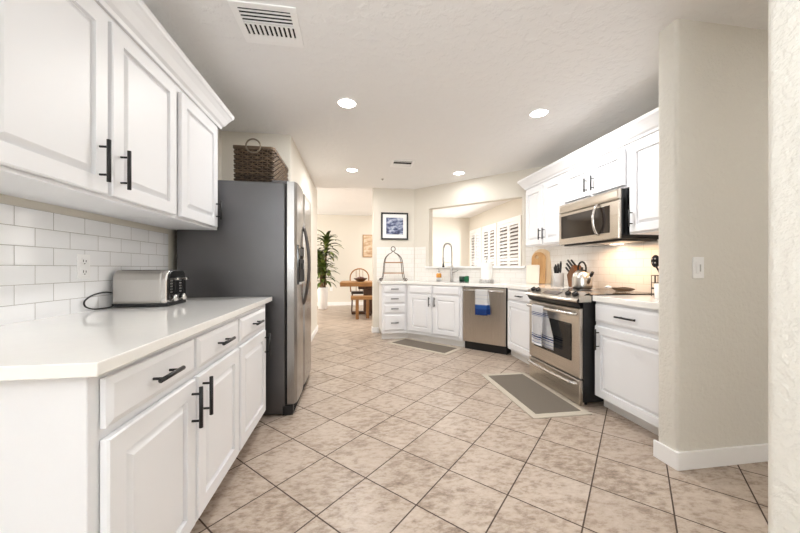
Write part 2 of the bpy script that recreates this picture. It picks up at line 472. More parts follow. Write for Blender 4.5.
struct(MB().box(4.9, 5.1, 4.5, 11.5, -0.1, 3.4, M_ext).build('exterior_dark_backing'))  # unseen backing added so the gaps between louvers look dark brown
struct(MB().box(3.78, 5.3, 4.5, 11.5, 2.75, 2.85, M_ext).build('exterior_light_blocker'))  # unseen slab added to keep the sky's light off the shutters

# baseboards
def baseboard(name, x0, x1, y0, y1, h=0.095):
    return struct(MB().box(x0, x1, y0, y1, 0, h, M_trim, 0.006).build(name))
bbm = MB(); o_ = rounded(1.782, 3.5, 1.521, 1.667, 0.03, ('ll',))
bbm.prism([(1.781, 1.667), (1.781, 1.529), (1.789, 1.521), (3.5, 1.521), (3.5, 1.535), (1.81, 1.535), (1.795, 1.55), (1.795, 1.667)], 0, 0.10, M_trim, 0.003)
struct(bbm.build('baseboard_stub'))
baseboard('baseboard_alcove', -0.652, -0.638, 3.48, 5.94)
baseboard('baseboard_back', -3.5, 3.66, 9.686, 9.70, 0.11)
baseboard('baseboard_far', 0.32, 0.435, 5.536, 5.55)
baseboard('baseboard_far_end', 0.316, 0.33, 5.536, 5.67)

# backsplashes: thin glazed tile layers
struct(MB().box(WX, WX + 0.009, 0.2, 2.505, 0.905, 1.376, M_tile_left).build('trim_backsplash_left'))
struct(MB().box(0, 0.665, -0.009, 0, 0.905, 1.498, M_tile_right).build('trim_backsplash_far', loc=(0.40, 5.55, 0)))
ba = MB()
ba.box(0.02, SA, -0.009, 0, 0.905, SILL - 0.035, M_tile_right)
ba.box(0.02, o0 - 0.062, -0.009, 0, SILL - 0.035, 1.498, M_tile_right)
ba.box(o1 + 0.052, SA, -0.009, 0, SILL - 0.035, 1.42, M_tile_right)
struct(ba.build('trim_backsplash_angled', loc=(1.07, 5.55, 0), rotz=-PI / 4))
struct(MB().box(0, 2.33, -0.009, 0, 0.905, 1.42, M_tile_right).build('trim_backsplash_right', loc=(RX, 3.998, 0), rotz=-PI / 2))

# ------------------------------------------------------------------ cabinets
def door_mesh(x0, x1, z0, z1, y=0.0, fr=0.062):
    return MB().panel(x0, x1, z0, z1, y - 0.004, [(0.0, y - 0.019), (0.004, y - 0.024), (fr, y - 0.024), (fr + 0.001, y - 0.009), (fr + 0.006, y - 0.007), (fr + 0.026, y - 0.021), (fr + 0.030, y - 0.023)], M_white)
def drawer_mesh(x0, x1, z0, z1, y=0.0):
    return MB().panel(x0, x1, z0, z1, y - 0.004, [(0.0, y - 0.016), (0.004, y - 0.018), (0.018, y - 0.024)], M_white)
def pull(parent, x, z, y, length=0.15, vertical=True):
    m = MB(); r = 0.0072; so = 0.032; h = length / 2
    if vertical:
        m.cyl((x, y - so, z - h), (x, y - so, z + h), r, M_black, 12)
        for k in (-1, 1): m.cyl((x, y, z + k * h * 0.66), (x, y - so, z + k * h * 0.66), 0.0045, M_black, 10)
    else:
        m.cyl((x - h, y - so, z), (x + h, y - so, z), r, M_black, 12)
        for k in (-1, 1): m.cyl((x + k * h * 0.66, y, z), (x + k * h * 0.66, y - so, z), 0.0045, M_black, 10)
    return m.build('handle', parent)
def add_door(root, x0, x1, z0, z1, hx=None, hz=None, hl=0.15):
    d = door_mesh(x0, x1, z0, z1).build('door', root)
    if hx is not None: pull(d, hx, hz, -0.024, hl)
    return d
def add_drawer(root, x0, x1, z0, z1, hl=0.13, handle=True):
    d = drawer_mesh(x0, x1, z0, z1).build('drawer' if handle else 'false_front', root)
    if handle: pull(d, (x0 + x1) / 2, (z0 + z1) / 2, -0.024, hl, False)
    return d
CT = 0.861
CF = 0.876   # underside of the worktops
def base_body(root, w, depth, kick=0.10, rec=0.07, kick_mat=None, top=CT, k0=0.002, k1=-0.002):
    MB().box(0, w, 0.0, depth, kick, top - 0.001, M_white, 0.002, 1).build('body', root)
    MB().box(k0, w + k1, rec, depth if k0 > 0 and k1 < 0 else rec + 0.02, 0, kick, kick_mat or M_toe).build('toe_kick', root)

# left base run: local x runs along +y of the room
LBX = -0.63
off = 0.858
t = thing('base_cabinet', 'white double-door base cabinet nearest the camera, two drawers under the long left worktop', 'cabinet', (LBX, off, 0), PI / 2)
base_body(t, 0.962, 0.688, kick_mat=M_toe_shade, top=0.881)
add_drawer(t, 0.892 - off, 1.335 - off, 0.728, 0.853); add_drawer(t, 1.358 - off, 1.806 - off, 0.728, 0.853)
add_door(t, 0.892 - off, 1.335 - off, 0.135, 0.70, 1.335 - off - 0.03, 0.60, 0.155)
add_door(t, 1.358 - off, 1.806 - off, 0.135, 0.70, 1.358 - off + 0.035, 0.61, 0.155)
off = 1.821
t = thing('base_cabinet', 'white single-door base cabinet between the double-door cabinet and the refrigerator', 'cabinet', (LBX, off, 0), PI / 2)
base_body(t, 0.585, 0.688, kick_mat=M_toe_shade, top=0.881)
add_drawer(t, 1.838 - off, 2.33 - off, 0.728, 0.853)
add_door(t, 1.838 - off, 2.33 - off, 0.135, 0.70, 2.33 - off - 0.028, 0.60, 0.15)
MB().prism([(WX + 0.01, 0.815), (-0.578, 0.815), (-0.608, 2.518), (WX + 0.01, 2.518)], 0.881, 0.914, M_quartz, 0.003).build('countertop')
tag(bpy.data.objects['countertop'], 'long glossy white quartz worktop under the toaster along the left wall', 'countertop')

# left wall cabinets
UZ0, UZ1 = 1.41, 2.15
def upper(label, x, y, rot, w, depth, doors, z0=UZ0, z1=UZ1, hl=0.135):
    t = thing('wall_cabinet', label, 'cabinet', (x, y, 0), rot)
    b = MB(); b.box(0, w, 0, depth, z0, z1 + 0.025, M_white, 0.002, 1)
    b.build('body', t)
    for (a, c, d0, d1, hx, hz) in doors: add_door(t, a, c, d0, d1, hx, hz, hl)
    return t
ULX = -1.0
off = 0.94
upper('white two-door wall cabinet over the near end of the left worktop', ULX, off, PI / 2, 1.013, 0.319,
      [(0.958 - off, 1.434 - off, 1.425, 2.14, 1.434 - off - 0.045, 1.548), (1.458 - off, 1.932 - off, 1.425, 2.14, 1.458 - off + 0.045, 1.545)], hl=0.165)
off = 1.955
upper('white one-door wall cabinet over the worktop, next to the refrigerator', ULX, off, PI / 2, 0.571, 0.319,
      [(1.984 - off, 2.475 - off, 1.425, 2.14, 2.475 - off - 0.03, 1.545)])
def crown(poly_path, name, label):
    # sweeps a crown profile (out, z) along a plan path; 'out' is to the right of travel
    prof = [(0.0, 2.176), (0.012, 2.176), (0.016, 2.195), (0.030, 2.208), (0.050, 2.245), (0.068, 2.272), (0.076, 2.280), (0.080, 2.292), (0.080, 2.308), (0.0, 2.308)]
    tb = bmesh.new(); P = [Vector(p) for p in poly_path]; rings = []
    for i, p in enumerate(P):
        d0 = (P[i] - P[i - 1]).normalized() if i > 0 else None
        d1 = (P[i + 1] - P[i]).normalized() if i < len(P) - 1 else None
        n0 = Vector((d0.y, -d0.x)) if d0 else None; n1 = Vector((d1.y, -d1.x)) if d1 else None
        if n0 and n1:
            m = (n0 + n1).normalized(); m = m / max(0.3, m.dot(n0))
        else: m = n0 or n1
        rings.append([tb.verts.new((p.x + m.x * o, p.y + m.y * o, z)) for o, z in prof])
    for A, B in zip(rings, rings[1:]):
        for k in range(len(prof)): tb.faces.new((A[k], A[(k + 1) % len(prof)], B[(k + 1) % len(prof)], B[k]))
    tb.faces.new(rings[0][::-1]); tb.faces.new(rings[-1])
    bmesh.ops.recalc_face_normals(tb, faces=tb.faces)
    m = MB(); m._add(tb, M_white, False)
    return tag(m.build(name), label, 'moulding')
crown([(-1.0, 0.94), (-1.0, 2.556), (-1.32, 2.556)], 'crown_moulding', 'white crown moulding along the top of the left wall cabinets')

# far drawer unit, sink cabinet, corner cabinet, right base cabinet
t = thing('base_cabinet', 'narrow white cabinet with a stack of four drawers below the wire tray stand', 'cabinet', (0.44, 4.97, 0), 0)
base_body(t, 0.398, 0.565, top=CF, k1=0.03)
for z0, z1 in ((0.742, 0.862), (0.582, 0.715), (0.425, 0.558), (0.148, 0.395)): add_drawer(t, 0.032, 0.365, z0, z1, 0.12)
AX, AY = 0.84, 4.97
t = thing('sink_cabinet', 'white two-door cabinet under the sink with plain panels above its doors', 'cabinet', (AX, AY, 0), -PI / 4)
base_body(t, 0.958, 0.56, top=CF, k0=-0.028, k1=0.0)
for a, b in ((0.055, 0.465), (0.495, 0.915)): add_drawer(t, a, b, 0.742, 0.862, handle=False)
add_door(t, 0.055, 0.465, 0.152, 0.72, 0.432, 0.625, 0.14); add_door(t, 0.495, 0.915, 0.152, 0.72, 0.528, 0.625, 0.14)
RBX = 1.96
t = thing('base_cabinet', 'narrow white cabinet with one drawer between the dishwasher and the range', 'cabinet', (RBX, 3.835, 0), -PI / 2)
base_body(t, 0.712, 0.65, top=CF, k0=-0.045, k1=-0.002)
add_drawer(t, 0.04, 0.68, 0.738, 0.855, 0.14); add_door(t, 0.04, 0.68, 0.135, 0.712)
t = thing('base_cabinet', 'white base cabinet right of the range with one wide drawer over one door', 'cabinet', (RBX, 2.334, 0), -PI / 2)
base_body(t, 0.664, 0.65, kick_mat=M_toe)
add_drawer(t, 0.014, 0.65, 0.70, 0.838, 0.17); add_door(t, 0.014, 0.65, 0.10, 0.665, 0.014 + 0.045, 0.56, 0.165)
# worktops
SNK = [(1.16, 5.03), (1.62, 4.57), (1.30, 4.0)]
def apt(s, d): # point on the angled run: s along the cabinet face, d back from it
    q = math.sqrt(0.5)
    return (AX + (s + d) * q, AY + (-s + d) * q)
hole = [apt(0.13, 0.10), apt(0.82, 0.10), apt(0.82, 0.43), apt(0.13, 0.43)]
ct = MB().prism([(0.415, 5.54), (0.415, 4.94), (0.828, 4.94), (1.93, 3.838), (1.93, 3.118), (2.61, 3.118), (2.61, 3.99), (1.06, 5.54)], CF, 0.918, M_quartz, 0.003, holes=[hole]).build('countertop')
tag(ct, 'bent white quartz worktop around the sink, holding the tray stand and paper towels', 'countertop')
ct = MB().prism([(1.93, 1.672), (2.61, 1.672), (2.61, 2.336), (1.93, 2.336)], CT, 0.905, M_quartz, 0.003).build('countertop')
tag(ct, 'short white quartz worktop right of the range beside the wall end', 'countertop')
sk = MB()
c0 = [apt(0.14, 0.11), apt(0.81, 0.11), apt(0.81, 0.42), apt(0.14, 0.42)]
tb = bmesh.new()
top = [tb.verts.new((x, y, 0.903)) for x, y in c0]
bot = [tb.verts.new((x, y, 0.885)) for x, y in c0]
tb.faces.new(bot)
for k in range(4): tb.faces.new((top[k], top[(k + 1) % 4], bot[(k + 1) % 4], bot[k]))
bmesh.ops.solidify(tb, geom=list(tb.faces), thickness=0.003)
sk._add(tb, M_steel, False)
tag(sk.build('sink'), 'stainless steel sink set into the bent worktop below the pass-through', 'sink')

# right wall cabinets
URX = 2.29
upper('white two-door wall cabinet over the cutting boards, left of the microwave', URX, 3.968, -PI / 2, 0.795, 0.319,
      [(0.03, 0.405, 1.425, 2.14, 0.405 - 0.03, 1.545), (0.425, 0.772, 1.425, 2.14, 0.425 + 0.03, 1.545)])
upper('short white two-door wall cabinet directly above the microwave', URX, 3.170, -PI / 2, 0.815, 0.319,
      [(0.015, 0.385, 1.835, 2.14, 0.385 - 0.03, 1.94), (0.41, 0.785, 1.835, 2.14, 0.41 + 0.035, 1.94)], z0=1.81)
upper('tall white one-door wall cabinet right of the microwave beside the wall end', URX, 2.353, -PI / 2, 0.676, 0.319,
      [(0.02, 0.65, 1.425, 2.14, 0.02 + 0.03, 1.54)])
crown([(2.61, 3.972), (2.29, 3.972), (2.29, 1.675)], 'crown_moulding', 'white crown moulding along the top of the right wall cabinets')

# ------------------------------------------------------------------ refrigerator
FX = -0.52
t = thing('refrigerator', 'tall side-by-side refrigerator with stainless doors and dark grey side past the left worktop', 'refrigerator', (FX, 2.53, 0), PI / 2)
W = 0.915
MB().box(0, W, 0.0, 0.76, 0.012, 1.785, M_fridge_side, 0.006).build('body', t, label='dark grey side and top')
MB().box(0.012, W - 0.012, -0.016, 0.02, 0.08, 1.78, M_dark).build('gasket', t)
g = MB().box(0.0, W, -0.06, 0.02, 0.0, 0.075, M_black, 0.004)
for x in (0.06, W - 0.06): MB().cyl((x, 0.55, 0.0), (x, 0.55, 0.014), 0.025, M_black, 12).build('rear_foot', t)
for k in range(4): g.box(0.04, W - 0.04, -0.064, -0.058, 0.014 + k * 0.015, 0.02 + k * 0.015, M_dark)
g.build('base_grille', t)
def fdoor(x0, x1):
    n = 10; pts = [(x1, -0.016), (x0, -0.016)]
    for k in range(n + 1):
        u = k / n; e = min(u, 1 - u)
        y = -0.082 - 0.006 * (1 - (2 * u - 1) ** 2) + (0.014 * (1 - math.sqrt(max(0, 1 - (1 - e / 0.06) ** 2))) if e < 0.06 else 0)
        pts.append((x0 + (x1 - x0) * u, y))
    return MB().prism(pts, 0.085, 1.795, M_fdoor, 0.0, smooth=False)
d1 = fdoor(0.003, 0.372)
DA = (0.045, 0.315, 1.0, 1.31)
d1 = d1.build('freezer_door', t)
dz = MB().box(DA[0], DA[1], -0.096, -0.074, DA[2], DA[3], M_blackgloss, 0.004)
dz.box(DA[0] + 0.02, DA[1] - 0.02, -0.097, -0.095, DA[2] + 0.23, DA[3] - 0.02, M_black)
dz.box(DA[0] + 0.03, DA[1] - 0.03, -0.100, -0.094, DA[2] + 0.02, DA[2] + 0.20, M_dark, 0.002)
dz.box(DA[0] + 0.02, DA[1] - 0.02, -0.114, -0.094, DA[2] + 0.0, DA[2] + 0.018, M_nickel, 0.003)
dz.box(DA[0] + 0.10, DA[1] - 0.10, -0.112, -0.096, DA[2] + 0.12, DA[2] + 0.17, M_black, 0.004)
dz.build('dispenser', d1)
d2 = fdoor(0.378, W - 0.003).build('fridge_door', t)
def bow(x, par, z0=0.81, z1=1.50):
    P = []; 
    for k in range(25):
        u = k / 24; P.append((x, -0.080 - 0.050 * math.sin(PI * u) ** 0.8, z0 + (z1 - z0) * u))
    MB().tube(P, 0.0100, M_dsteel, 10).build('handle', par, label='bowed dark grey handle')
bow(0.345, d1); bow(0.405, d2)
for x in (0.05, W - 0.05): MB().box(x - 0.04, x + 0.04, -0.03, 0.10, 1.785, 1.803, M_fridge_side, 0.005).build('hinge_cover', t)

# wicker basket on the refrigerator
BX0, BX1, BY0, BY1, BZ0, BH = -0.97, -0.645, 2.74, 3.32, 1.787, 0.335
t = thing('wicker_basket', 'dark brown wicker basket with ring handles on top of the refrigerator', 'basket', ((BX0 + BX1) / 2, (BY0 + BY1) / 2, BZ0))
hx, hy = (BX1 - BX0) / 2, (BY1 - BY0) / 2
def peri(u, ins):
    # point on a rounded rectangle perimeter with outward normal
    a, b = hx - ins, hy - ins; P = 2 * (2 * a + 2 * b); d = (u % 1.0) * P
    if d < 2 * a: return Vector((-a + d, -b, 0)), Vector((0, -1, 0))
    d -= 2 * a
    if d < 2 * b: return Vector((a, -b + d, 0)), Vector((1, 0, 0))
    d -= 2 * b
    if d < 2 * a: return Vector((a - d, b, 0)), Vector((0, 1, 0))
    d -= 2 * a
    return Vector((-a, b - d, 0)), Vector((-1, 0, 0))
wv = MB(); NR = 17; NS = 44
for r in range(NR):
    z = 0.012 + r * (BH - 0.03) / (NR - 1); ph = PI * (r % 2); pts = []
    tp = 0.0
    for k in range(NS * 4):
        p, nn = peri(k / (NS * 4), 0.012 + tp)
        pts.append(p + nn * (0.008 * math.sin(2 * PI * k / 8 + ph)) + Vector((0, 0, z + random.uniform(-0.0015, 0.0015))))
    wv.tube(pts, 0.0074, M_wicker, 6, closed=True)
for k in range(NS):
    p, nn = peri((k + 0.5) / NS, 0.014)
    wv.cyl(p + Vector((0, 0, 0.0)), p + Vector((0, 0, BH - 0.01)), 0.004, M_wicker, 6)
wv.box(-hx + 0.02, hx - 0.02, -hy + 0.02, hy - 0.02, 0, 0.012, M_wicker)
for sg in (-1, 1):
    wv.box(sg * (hx - 0.022) - 0.002, sg * (hx - 0.022) + 0.002, -hy + 0.022, hy - 0.022, 0, BH - 0.01, M_gap_shade)  # thin dark sheets added inside to darken the gaps in the weave
    wv.box(-hx + 0.022, hx - 0.022, sg * (hy - 0.022) - 0.002, sg * (hy - 0.022) + 0.002, 0, BH - 0.01, M_gap_shade)
wv.build('basket_body', t)
rm = MB()
for zz in (BH - 0.012, BH): rm.tube([peri(k / 60, 0.008)[0] + Vector((0, 0, zz)) for k in range(60)], 0.010, M_wicker, 7, closed=True)
rm.build('rim', t)
for sy in (-1, 1):
    pts = [(0.056 * math.cos(a) - 0.0, sy * (hy + 0.012), BH + 0.002 + 0.056 * math.sin(a)) for a in [2 * PI * k / 28 for k in range(28)]]
    MB().tube(pts, 0.0065, M_ring, 8, closed=True).build('ring_handle', t)

# ------------------------------------------------------------------ toaster
t = thing('toaster', 'four-slot stainless toaster with knobs on its dark front, black cord at the wall', 'toaster', (-1.170, 2.035, 0.9145), math.radians(2))
th, tl = 0.205, 0.135
prof = []
for (y, z) in ((-0.105, 0.018), (-0.11, 0.03), (-0.108, 0.15), (-0.098, 0.185), (-0.075, 0.203), (0.075, 0.203), (0.098, 0.185), (0.108, 0.15), (0.11, 0.03), (0.105, 0.018)): prof.append((y, z))
MB().prism(prof, -tl + 0.01, tl - 0.025, M_satin, 0.006, axis='x', smooth=False).build('body', t)
ec = MB(); ec.prism([(y * 1.01, z * 1.008) for y, z in prof], tl - 0.027, tl + 0.004, M_chrome, 0.006, axis='x'); ec.build('end_cap', t)
fp = MB(); fp.prism([(y * 0.9, 0.02 + z * 0.88) for y, z in prof], tl + 0.003, tl + 0.010, M_blackgloss, 0.002, axis='x')
for y in (-0.05, 0.05):
    for k in range(5): fp.box(tl + 0.009, tl + 0.012, y - 0.030, y - 0.012, 0.075 + k * 0.016, 0.083 + k * 0.016, M_nickel)
    fp.box(tl + 0.009, tl + 0.012, y + 0.014, y + 0.020, 0.07, 0.16, M_dark)
fp.build('control_panel', t)
for y in (-0.05, 0.05):
    MB().box(tl + 0.008, tl + 0.035, y + 0.0, y + 0.034, 0.145, 0.160, M_chrome, 0.004).build('lever', t)
    MB().lathe([(0, 0.022), (0.016, 0.022), (0.019, 0.016), (0.021, 0), (0, 0)], M_chrome, (tl + 0.009, y, 0.045), 18, axis=(1, 0, 0)).build('knob', t)
sl = MB()
for y in (-0.062, -0.021, 0.021, 0.062): sl.box(-tl + 0.035, tl - 0.045, y - 0.012, y + 0.012, 0.201, 0.2042, M_dark)
sl.build('bread_slots', t)
MB().prism([(y * 0.97, z) for y, z in ((-0.108, 0.004), (-0.108, 0.02), (0.108, 0.02), (0.108, 0.004))], -tl + 0.005, tl + 0.008, M_black, axis='x').build('base', t)
cdp = []
for p in ((-1.300, 1.97, 0.985), (-1.308, 1.91, 1.0), (-1.312, 1.83, 0.993), (-1.312, 1.775, 0.968), (-1.310, 1.775, 0.94), (-1.305, 1.815, 0.922), (-1.297, 1.87, 0.919), (-1.288, 1.915, 0.922), (-1.288, 1.945, 0.945)): cdp.append(Vector(p))
def spline(P, n=8, closed=False):
    out = []; N = len(P)
    for i in range(N if closed else N - 1):
        p0 = P[i - 1] if (i > 0 or closed) else P[0]; p1 = P[i]; p2 = P[(i + 1) % N]; p3 = P[(i + 2) % N] if (closed or i + 2 < N) else P[-1]
        for k in range(n):
            s = k / n
            out.append(0.5 * ((2 * p1) + (p2 - p0) * s + (2 * p0 - 5 * p1 + 4 * p2 - p3) * s * s + (3 * p1 - p0 - 3 * p2 + p3) * s ** 3))
    if not closed: out.append(P[-1])
    return out
inv = (Matrix.Translation(t.location) @ Matrix.Rotation(t.rotation_euler[2], 4, 'Z')).inverted()
MB().tube([inv @ p for p in spline(cdp)], 0.0038, M_black, 8).build('power_cord', t)

def plate(name, label, cat, loc, rot, kind):
    t = thing(name, label, cat, loc, rot)
    MB().box(-0.037, 0.037, -0.006, 0, -0.06, 0.06, M_plate, 0.003).build('cover_plate', t)
    m = MB()
    if kind == 'outlet':
        for z in (-0.026, 0.026):
            m.box(-0.018, 0.018, -0.008, -0.004, z - 0.018, z + 0.018, M_plate, 0.003)
            m.box(-0.009, -0.006, -0.0088, -0.0078, z - 0.004, z + 0.008, M_dark); m.box(0.006, 0.009, -0.0088, -0.0078, z - 0.004, z + 0.006, M_dark)
            m.cyl((0, -0.0088, z - 0.011), (0, -0.0078, z - 0.011), 0.003, M_dark, 8)
        m.build('socket', t)
    else:
        m.box(-0.017, 0.017, -0.009, -0.004, -0.033, 0.033, M_plate, 0.002)
        m.build('rocker', t)
        MB().box(0.003, 0.008, -0.013, -0.008, -0.022, 0.018, M_nickel, 0.001).build('slider', t)
    return t
plate('wall_outlet', 'white wall outlet in the left tiled backsplash behind the toaster cord', 'outlet', (WX + 0.0095, 1.775, 1.137), PI / 2, 'outlet')
plate('light_switch', 'white dimmer switch plate on the blank wall end at right', 'switch', (1.929, 1.5345, 1.132), 0, 'switch')
plate('wall_outlet', 'small white outlet low on the far dining-room wall', 'outlet', (-0.66, 9.6995, 0.50), 0, 'outlet')

# ------------------------------------------------------------------ dishwasher
t = thing('dishwasher', 'stainless dishwasher with a bar handle between the sink cabinet and corner cabinet', 'dishwasher', (apt(0.972, 0)[0], apt(0.972, 0)[1], 0), -PI / 4)
MB().box(0.003, 0.603, 0.0, 0.55, 0.11, CF - 0.003, M_black).build('body', t)
MB().box(0.01, 0.597, 0.03, 0.5, 0.0, 0.11, M_black).build('toe_kick', t)
MB().box(0.004, 0.602, -0.022, 0.0, 0.115, 0.862, M_steelv, 0.004).build('front_panel', t)
hm = MB(); hm.cyl((0.02, -0.06, 0.826), (0.586, -0.06, 0.826), 0.0125, M_chrome, 14)
for x in (0.045, 0.56): hm.cyl((x, -0.022, 0.826), (x, -0.06, 0.826), 0.009, M_chrome, 10)
hm.build('handle', t)

def towel_mat(name, base, stripes):
    # stripes: list of (z_low, z_high, colour) in the towel's own height coordinate
    m, nt, b = newmat(name)
    tc = coords(nt); sx = nt.nodes.new('ShaderNodeSeparateXYZ'); L(nt, tc, sx.inputs[0])
    z = sx.outputs[2]; c = base
    for z0, z1, col in stripes:
        f = math_n(nt, 'MULTIPLY', math_n(nt, 'GREATER_THAN', z, z0), math_n(nt, 'LESS_THAN', z, z1))
        c = mix_c(nt, f, c, col)
    if isinstance(c, tuple): b.inputs['Base Color'].default_value = c
    else: L(nt, c, b.inputs['Base Color'])
    b.inputs['Roughness'].default_value = 0.95
    bump(nt, b, noise(nt, tc, 350, 2), 0.4, 0.001)
    return m
def towel(mat, wdt, front, back, r, wav=0.004, skew=0.0):
    # draped over a bar at the local origin running along local x; front hangs on -y
    segs = []
    for k in range(15): segs.append((-r, -front + front * k / 14))
    for k in range(1, 8): a = PI - PI * k / 8; segs.append((r * math.cos(a), r * math.sin(a)))
    for k in range(15): segs.append((r, -back * k / 14))
    n = len(segs) - 1
    def fn(u, v):
        y, z = segs[round(v * n)]
        low = min(1, max(0, -z) / 0.25)
        yy = y + (wav * math.sin(u * 9.0 + 0.6) + wav * 0.5 * math.sin(u * 17)) * low * (1 if y < 0 else 0.5)
        x = (u - 0.5) * wdt * (1 - 0.05 * low) + skew * low * (1 if y > 0 else 0)
        return (x, yy - (0.004 * low if y < 0 else 0), z)
    return MB().grid(fn, 18, n, mat, True, 0.0025)
blue = rgb(44, 82, 158); white = rgb(236, 236, 236)
M_t1 = towel_mat('blue_end_towel', white, [(-0.40, -0.185, rgb(58, 104, 178)), (-0.40, -0.245, rgb(40, 78, 152)), (-0.195, -0.185, rgb(120, 150, 200)), (-0.06, -0.055, rgb(205, 210, 220)), (-0.11, -0.105, rgb(205, 210, 220))])
P = apt(0.965 + 0.30, -0.06)
q = math.sqrt(0.5)
o = towel(M_t1, 0.18, 0.325, 0.315, 0.0165, 0.004, 0.025).build('dish_towel', loc=(P[0], P[1], 0.8265), rotz=-PI / 4)
tag(o, 'white dish towel with a solid blue lower end hanging on the dishwasher handle', 'towel')

# ------------------------------------------------------------------ range
SXF, SY1, SWD = 1.825, 3.112, 0.772
t = thing('range', 'stainless slide-in electric range with black sides and front knobs along the right wall', 'stove', (SXF, SY1, 0), -PI / 2)
MB().box(0.006, SWD - 0.006, 0.03, 0.76, 0.03, 0.895, M_black, 0.003).build('body', t, label='black sides')
ck = MB().box(0.0, SWD, 0.085, 0.75, 0.897, 0.915, M_blackgloss, 0.004)
for (x, y, r) in ((0.21, 0.24, 0.10), (0.565, 0.24, 0.085), (0.21, 0.55, 0.085), (0.565, 0.55, 0.10)):
    ck.tube([(x + r * math.cos(a), y + r * math.sin(a), 0.9155) for a in [2 * PI * k / 36 for k in range(36)]], 0.0012, M_nickel, 5, closed=True)
ck.build('cooktop', t, label='black glass cooktop')
# bowed control panel
def cp(u, v):
    x = u * SWD
    bowf = -0.030 * (1 - (2 * u - 1) ** 2)
    sec = [(0.10, 0.918), (0.075, 0.927), (0.065, 0.925), (-0.020, 0.876), (-0.034, 0.862), (-0.030, 0.850), (0.02, 0.846), (0.10, 0.846)]
    y, z = sec[round(v * 7)]
    return (x, y + (bowf if y < 0.05 else 0), z)
cpm = MB().grid(cp, 24, 7, M_steel, False)
cpm.box(0.0, 0.004, -0.01, 0.10, 0.85, 0.905, M_steel); cpm.box(SWD - 0.004, SWD, -0.01, 0.10, 0.85, 0.905, M_steel)
cpm.build('control_panel', t)
def pan_pt(x, y): # height of the sloped panel at y
    return 0.902 + (0.020 / 0.085) * y
M_disp = plain('display_glass', rgb(70, 58, 52), 0.15, var=0.1)
dm = MB(); dm.box(0.27, 0.50, -0.034, 0.030, -0.001, 0.002, M_disp, 0.001, xf=Matrix.Translation((0, 0.010, 0.9025)) @ Matrix.Rotation(0.41, 4, 'X'))
dm.build('display', t)
for x in (0.065, 0.145, 0.60, 0.69):
    k = MB().lathe([(0, 0.026), (0.021, 0.026), (0.024, 0.02), (0.027, 0.0), (0, 0)], M_black, (x, 0.022, 0.902), 20, axis=(0, -0.5, 0.866))
    k.box(x - 0.004, x + 0.004, -0.022, 0.022, 0.024, 0.032, M_blackgloss, 0.002, xf=Matrix.Translation((x, 0.022, 0.902)) @ Matrix.Rotation(0.5236, 4, 'X') @ Matrix.Translation((-x, 0, 0)))
    k.build('knob', t)
bb = MB()
def bfn(u, v):
    bowf = -0.028 * (1 - (2 * u - 1) ** 2)
    y, z = [(0.05, 0.856), (-0.020, 0.856), (-0.012, 0.835), (0.012, 0.80), (0.05, 0.80)][round(v * 4)]
    return (0.004 + u * (SWD - 0.008), y + (bowf if y < 0.0 else 0), z)
bb.grid(bfn, 20, 4, M_black, False); bb.build('lower_trim', t)
od = MB().panel(0.012, SWD - 0.012, 0.222, 0.795, 0.045, [(0.0, 0.006), (0.006, 0.0), (0.09, 0.0)], M_steel)
od = od.build('oven_door', t)
wd = MB().box(0.105, 0.668, -0.004, 0.003, 0.345, 0.66, M_blackgloss, 0.006)
wd.build('window', od, label='black glass window')
def oven_handle(par, z, x0, x1, out=0.058):
    P = [(x0, 0.0, z), (x0 + 0.008, -out * 0.6, z)] + [(x0 + 0.03 + (x1 - x0 - 0.06) * k / 12, -out - 0.012 * math.sin(PI * k / 12), z) for k in range(13)] + [(x1 - 0.008, -out * 0.6, z), (x1, 0.0, z)]
    MB().tube([Vector(p) for p in spline([Vector(p) for p in P], 3)], 0.0155, M_chrome, 12).build('handle', par)
oven_handle(od, 0.752, 0.06, SWD - 0.045)
dr = MB().panel(0.012, SWD - 0.012, 0.003, 0.208, 0.045, [(0.0, 0.006), (0.006, 0.0), (0.02, 0.0)], M_steel).build('drawer', t)
oven_handle(dr, 0.178, 0.05, SWD - 0.04, 0.04)
for x in (0.05, SWD - 0.05):
    for y in (0.08, 0.68): MB().cyl((x, y, 0.0), (x, y, 0.035), 0.018, M_black, 12).build('foot', t)
st = [(-0.06 - 0.012 * k, -0.054 - 0.012 * k, rgb(60, 84, 140)) for k in range(0, 1)]
M_t2 = towel_mat('blue_striped_towel', rgb(238, 238, 240), [(-0.052, -0.046, rgb(52, 78, 140)), (-0.068, -0.060, rgb(52, 78, 140)), (-0.080, -0.076, rgb(90, 115, 170)), (-0.262, -0.256, rgb(52, 78, 140)), (-0.285, -0.272, rgb(44, 70, 132)), (-0.302, -0.296, rgb(90, 115, 170)), (-0.335, -0.330, rgb(150, 165, 200)), (-0.36, -0.355, rgb(150, 165, 200))])
o = towel(M_t2, 0.185, 0.355, 0.365, 0.0195, 0.006, 0.11).build('dish_towel', loc=(SXF - 0.067, SY1 - 0.295, 0.7525), rotz=-PI / 2)
tag(o, 'white dish towel with thin blue stripes hanging on the oven door handle', 'towel')

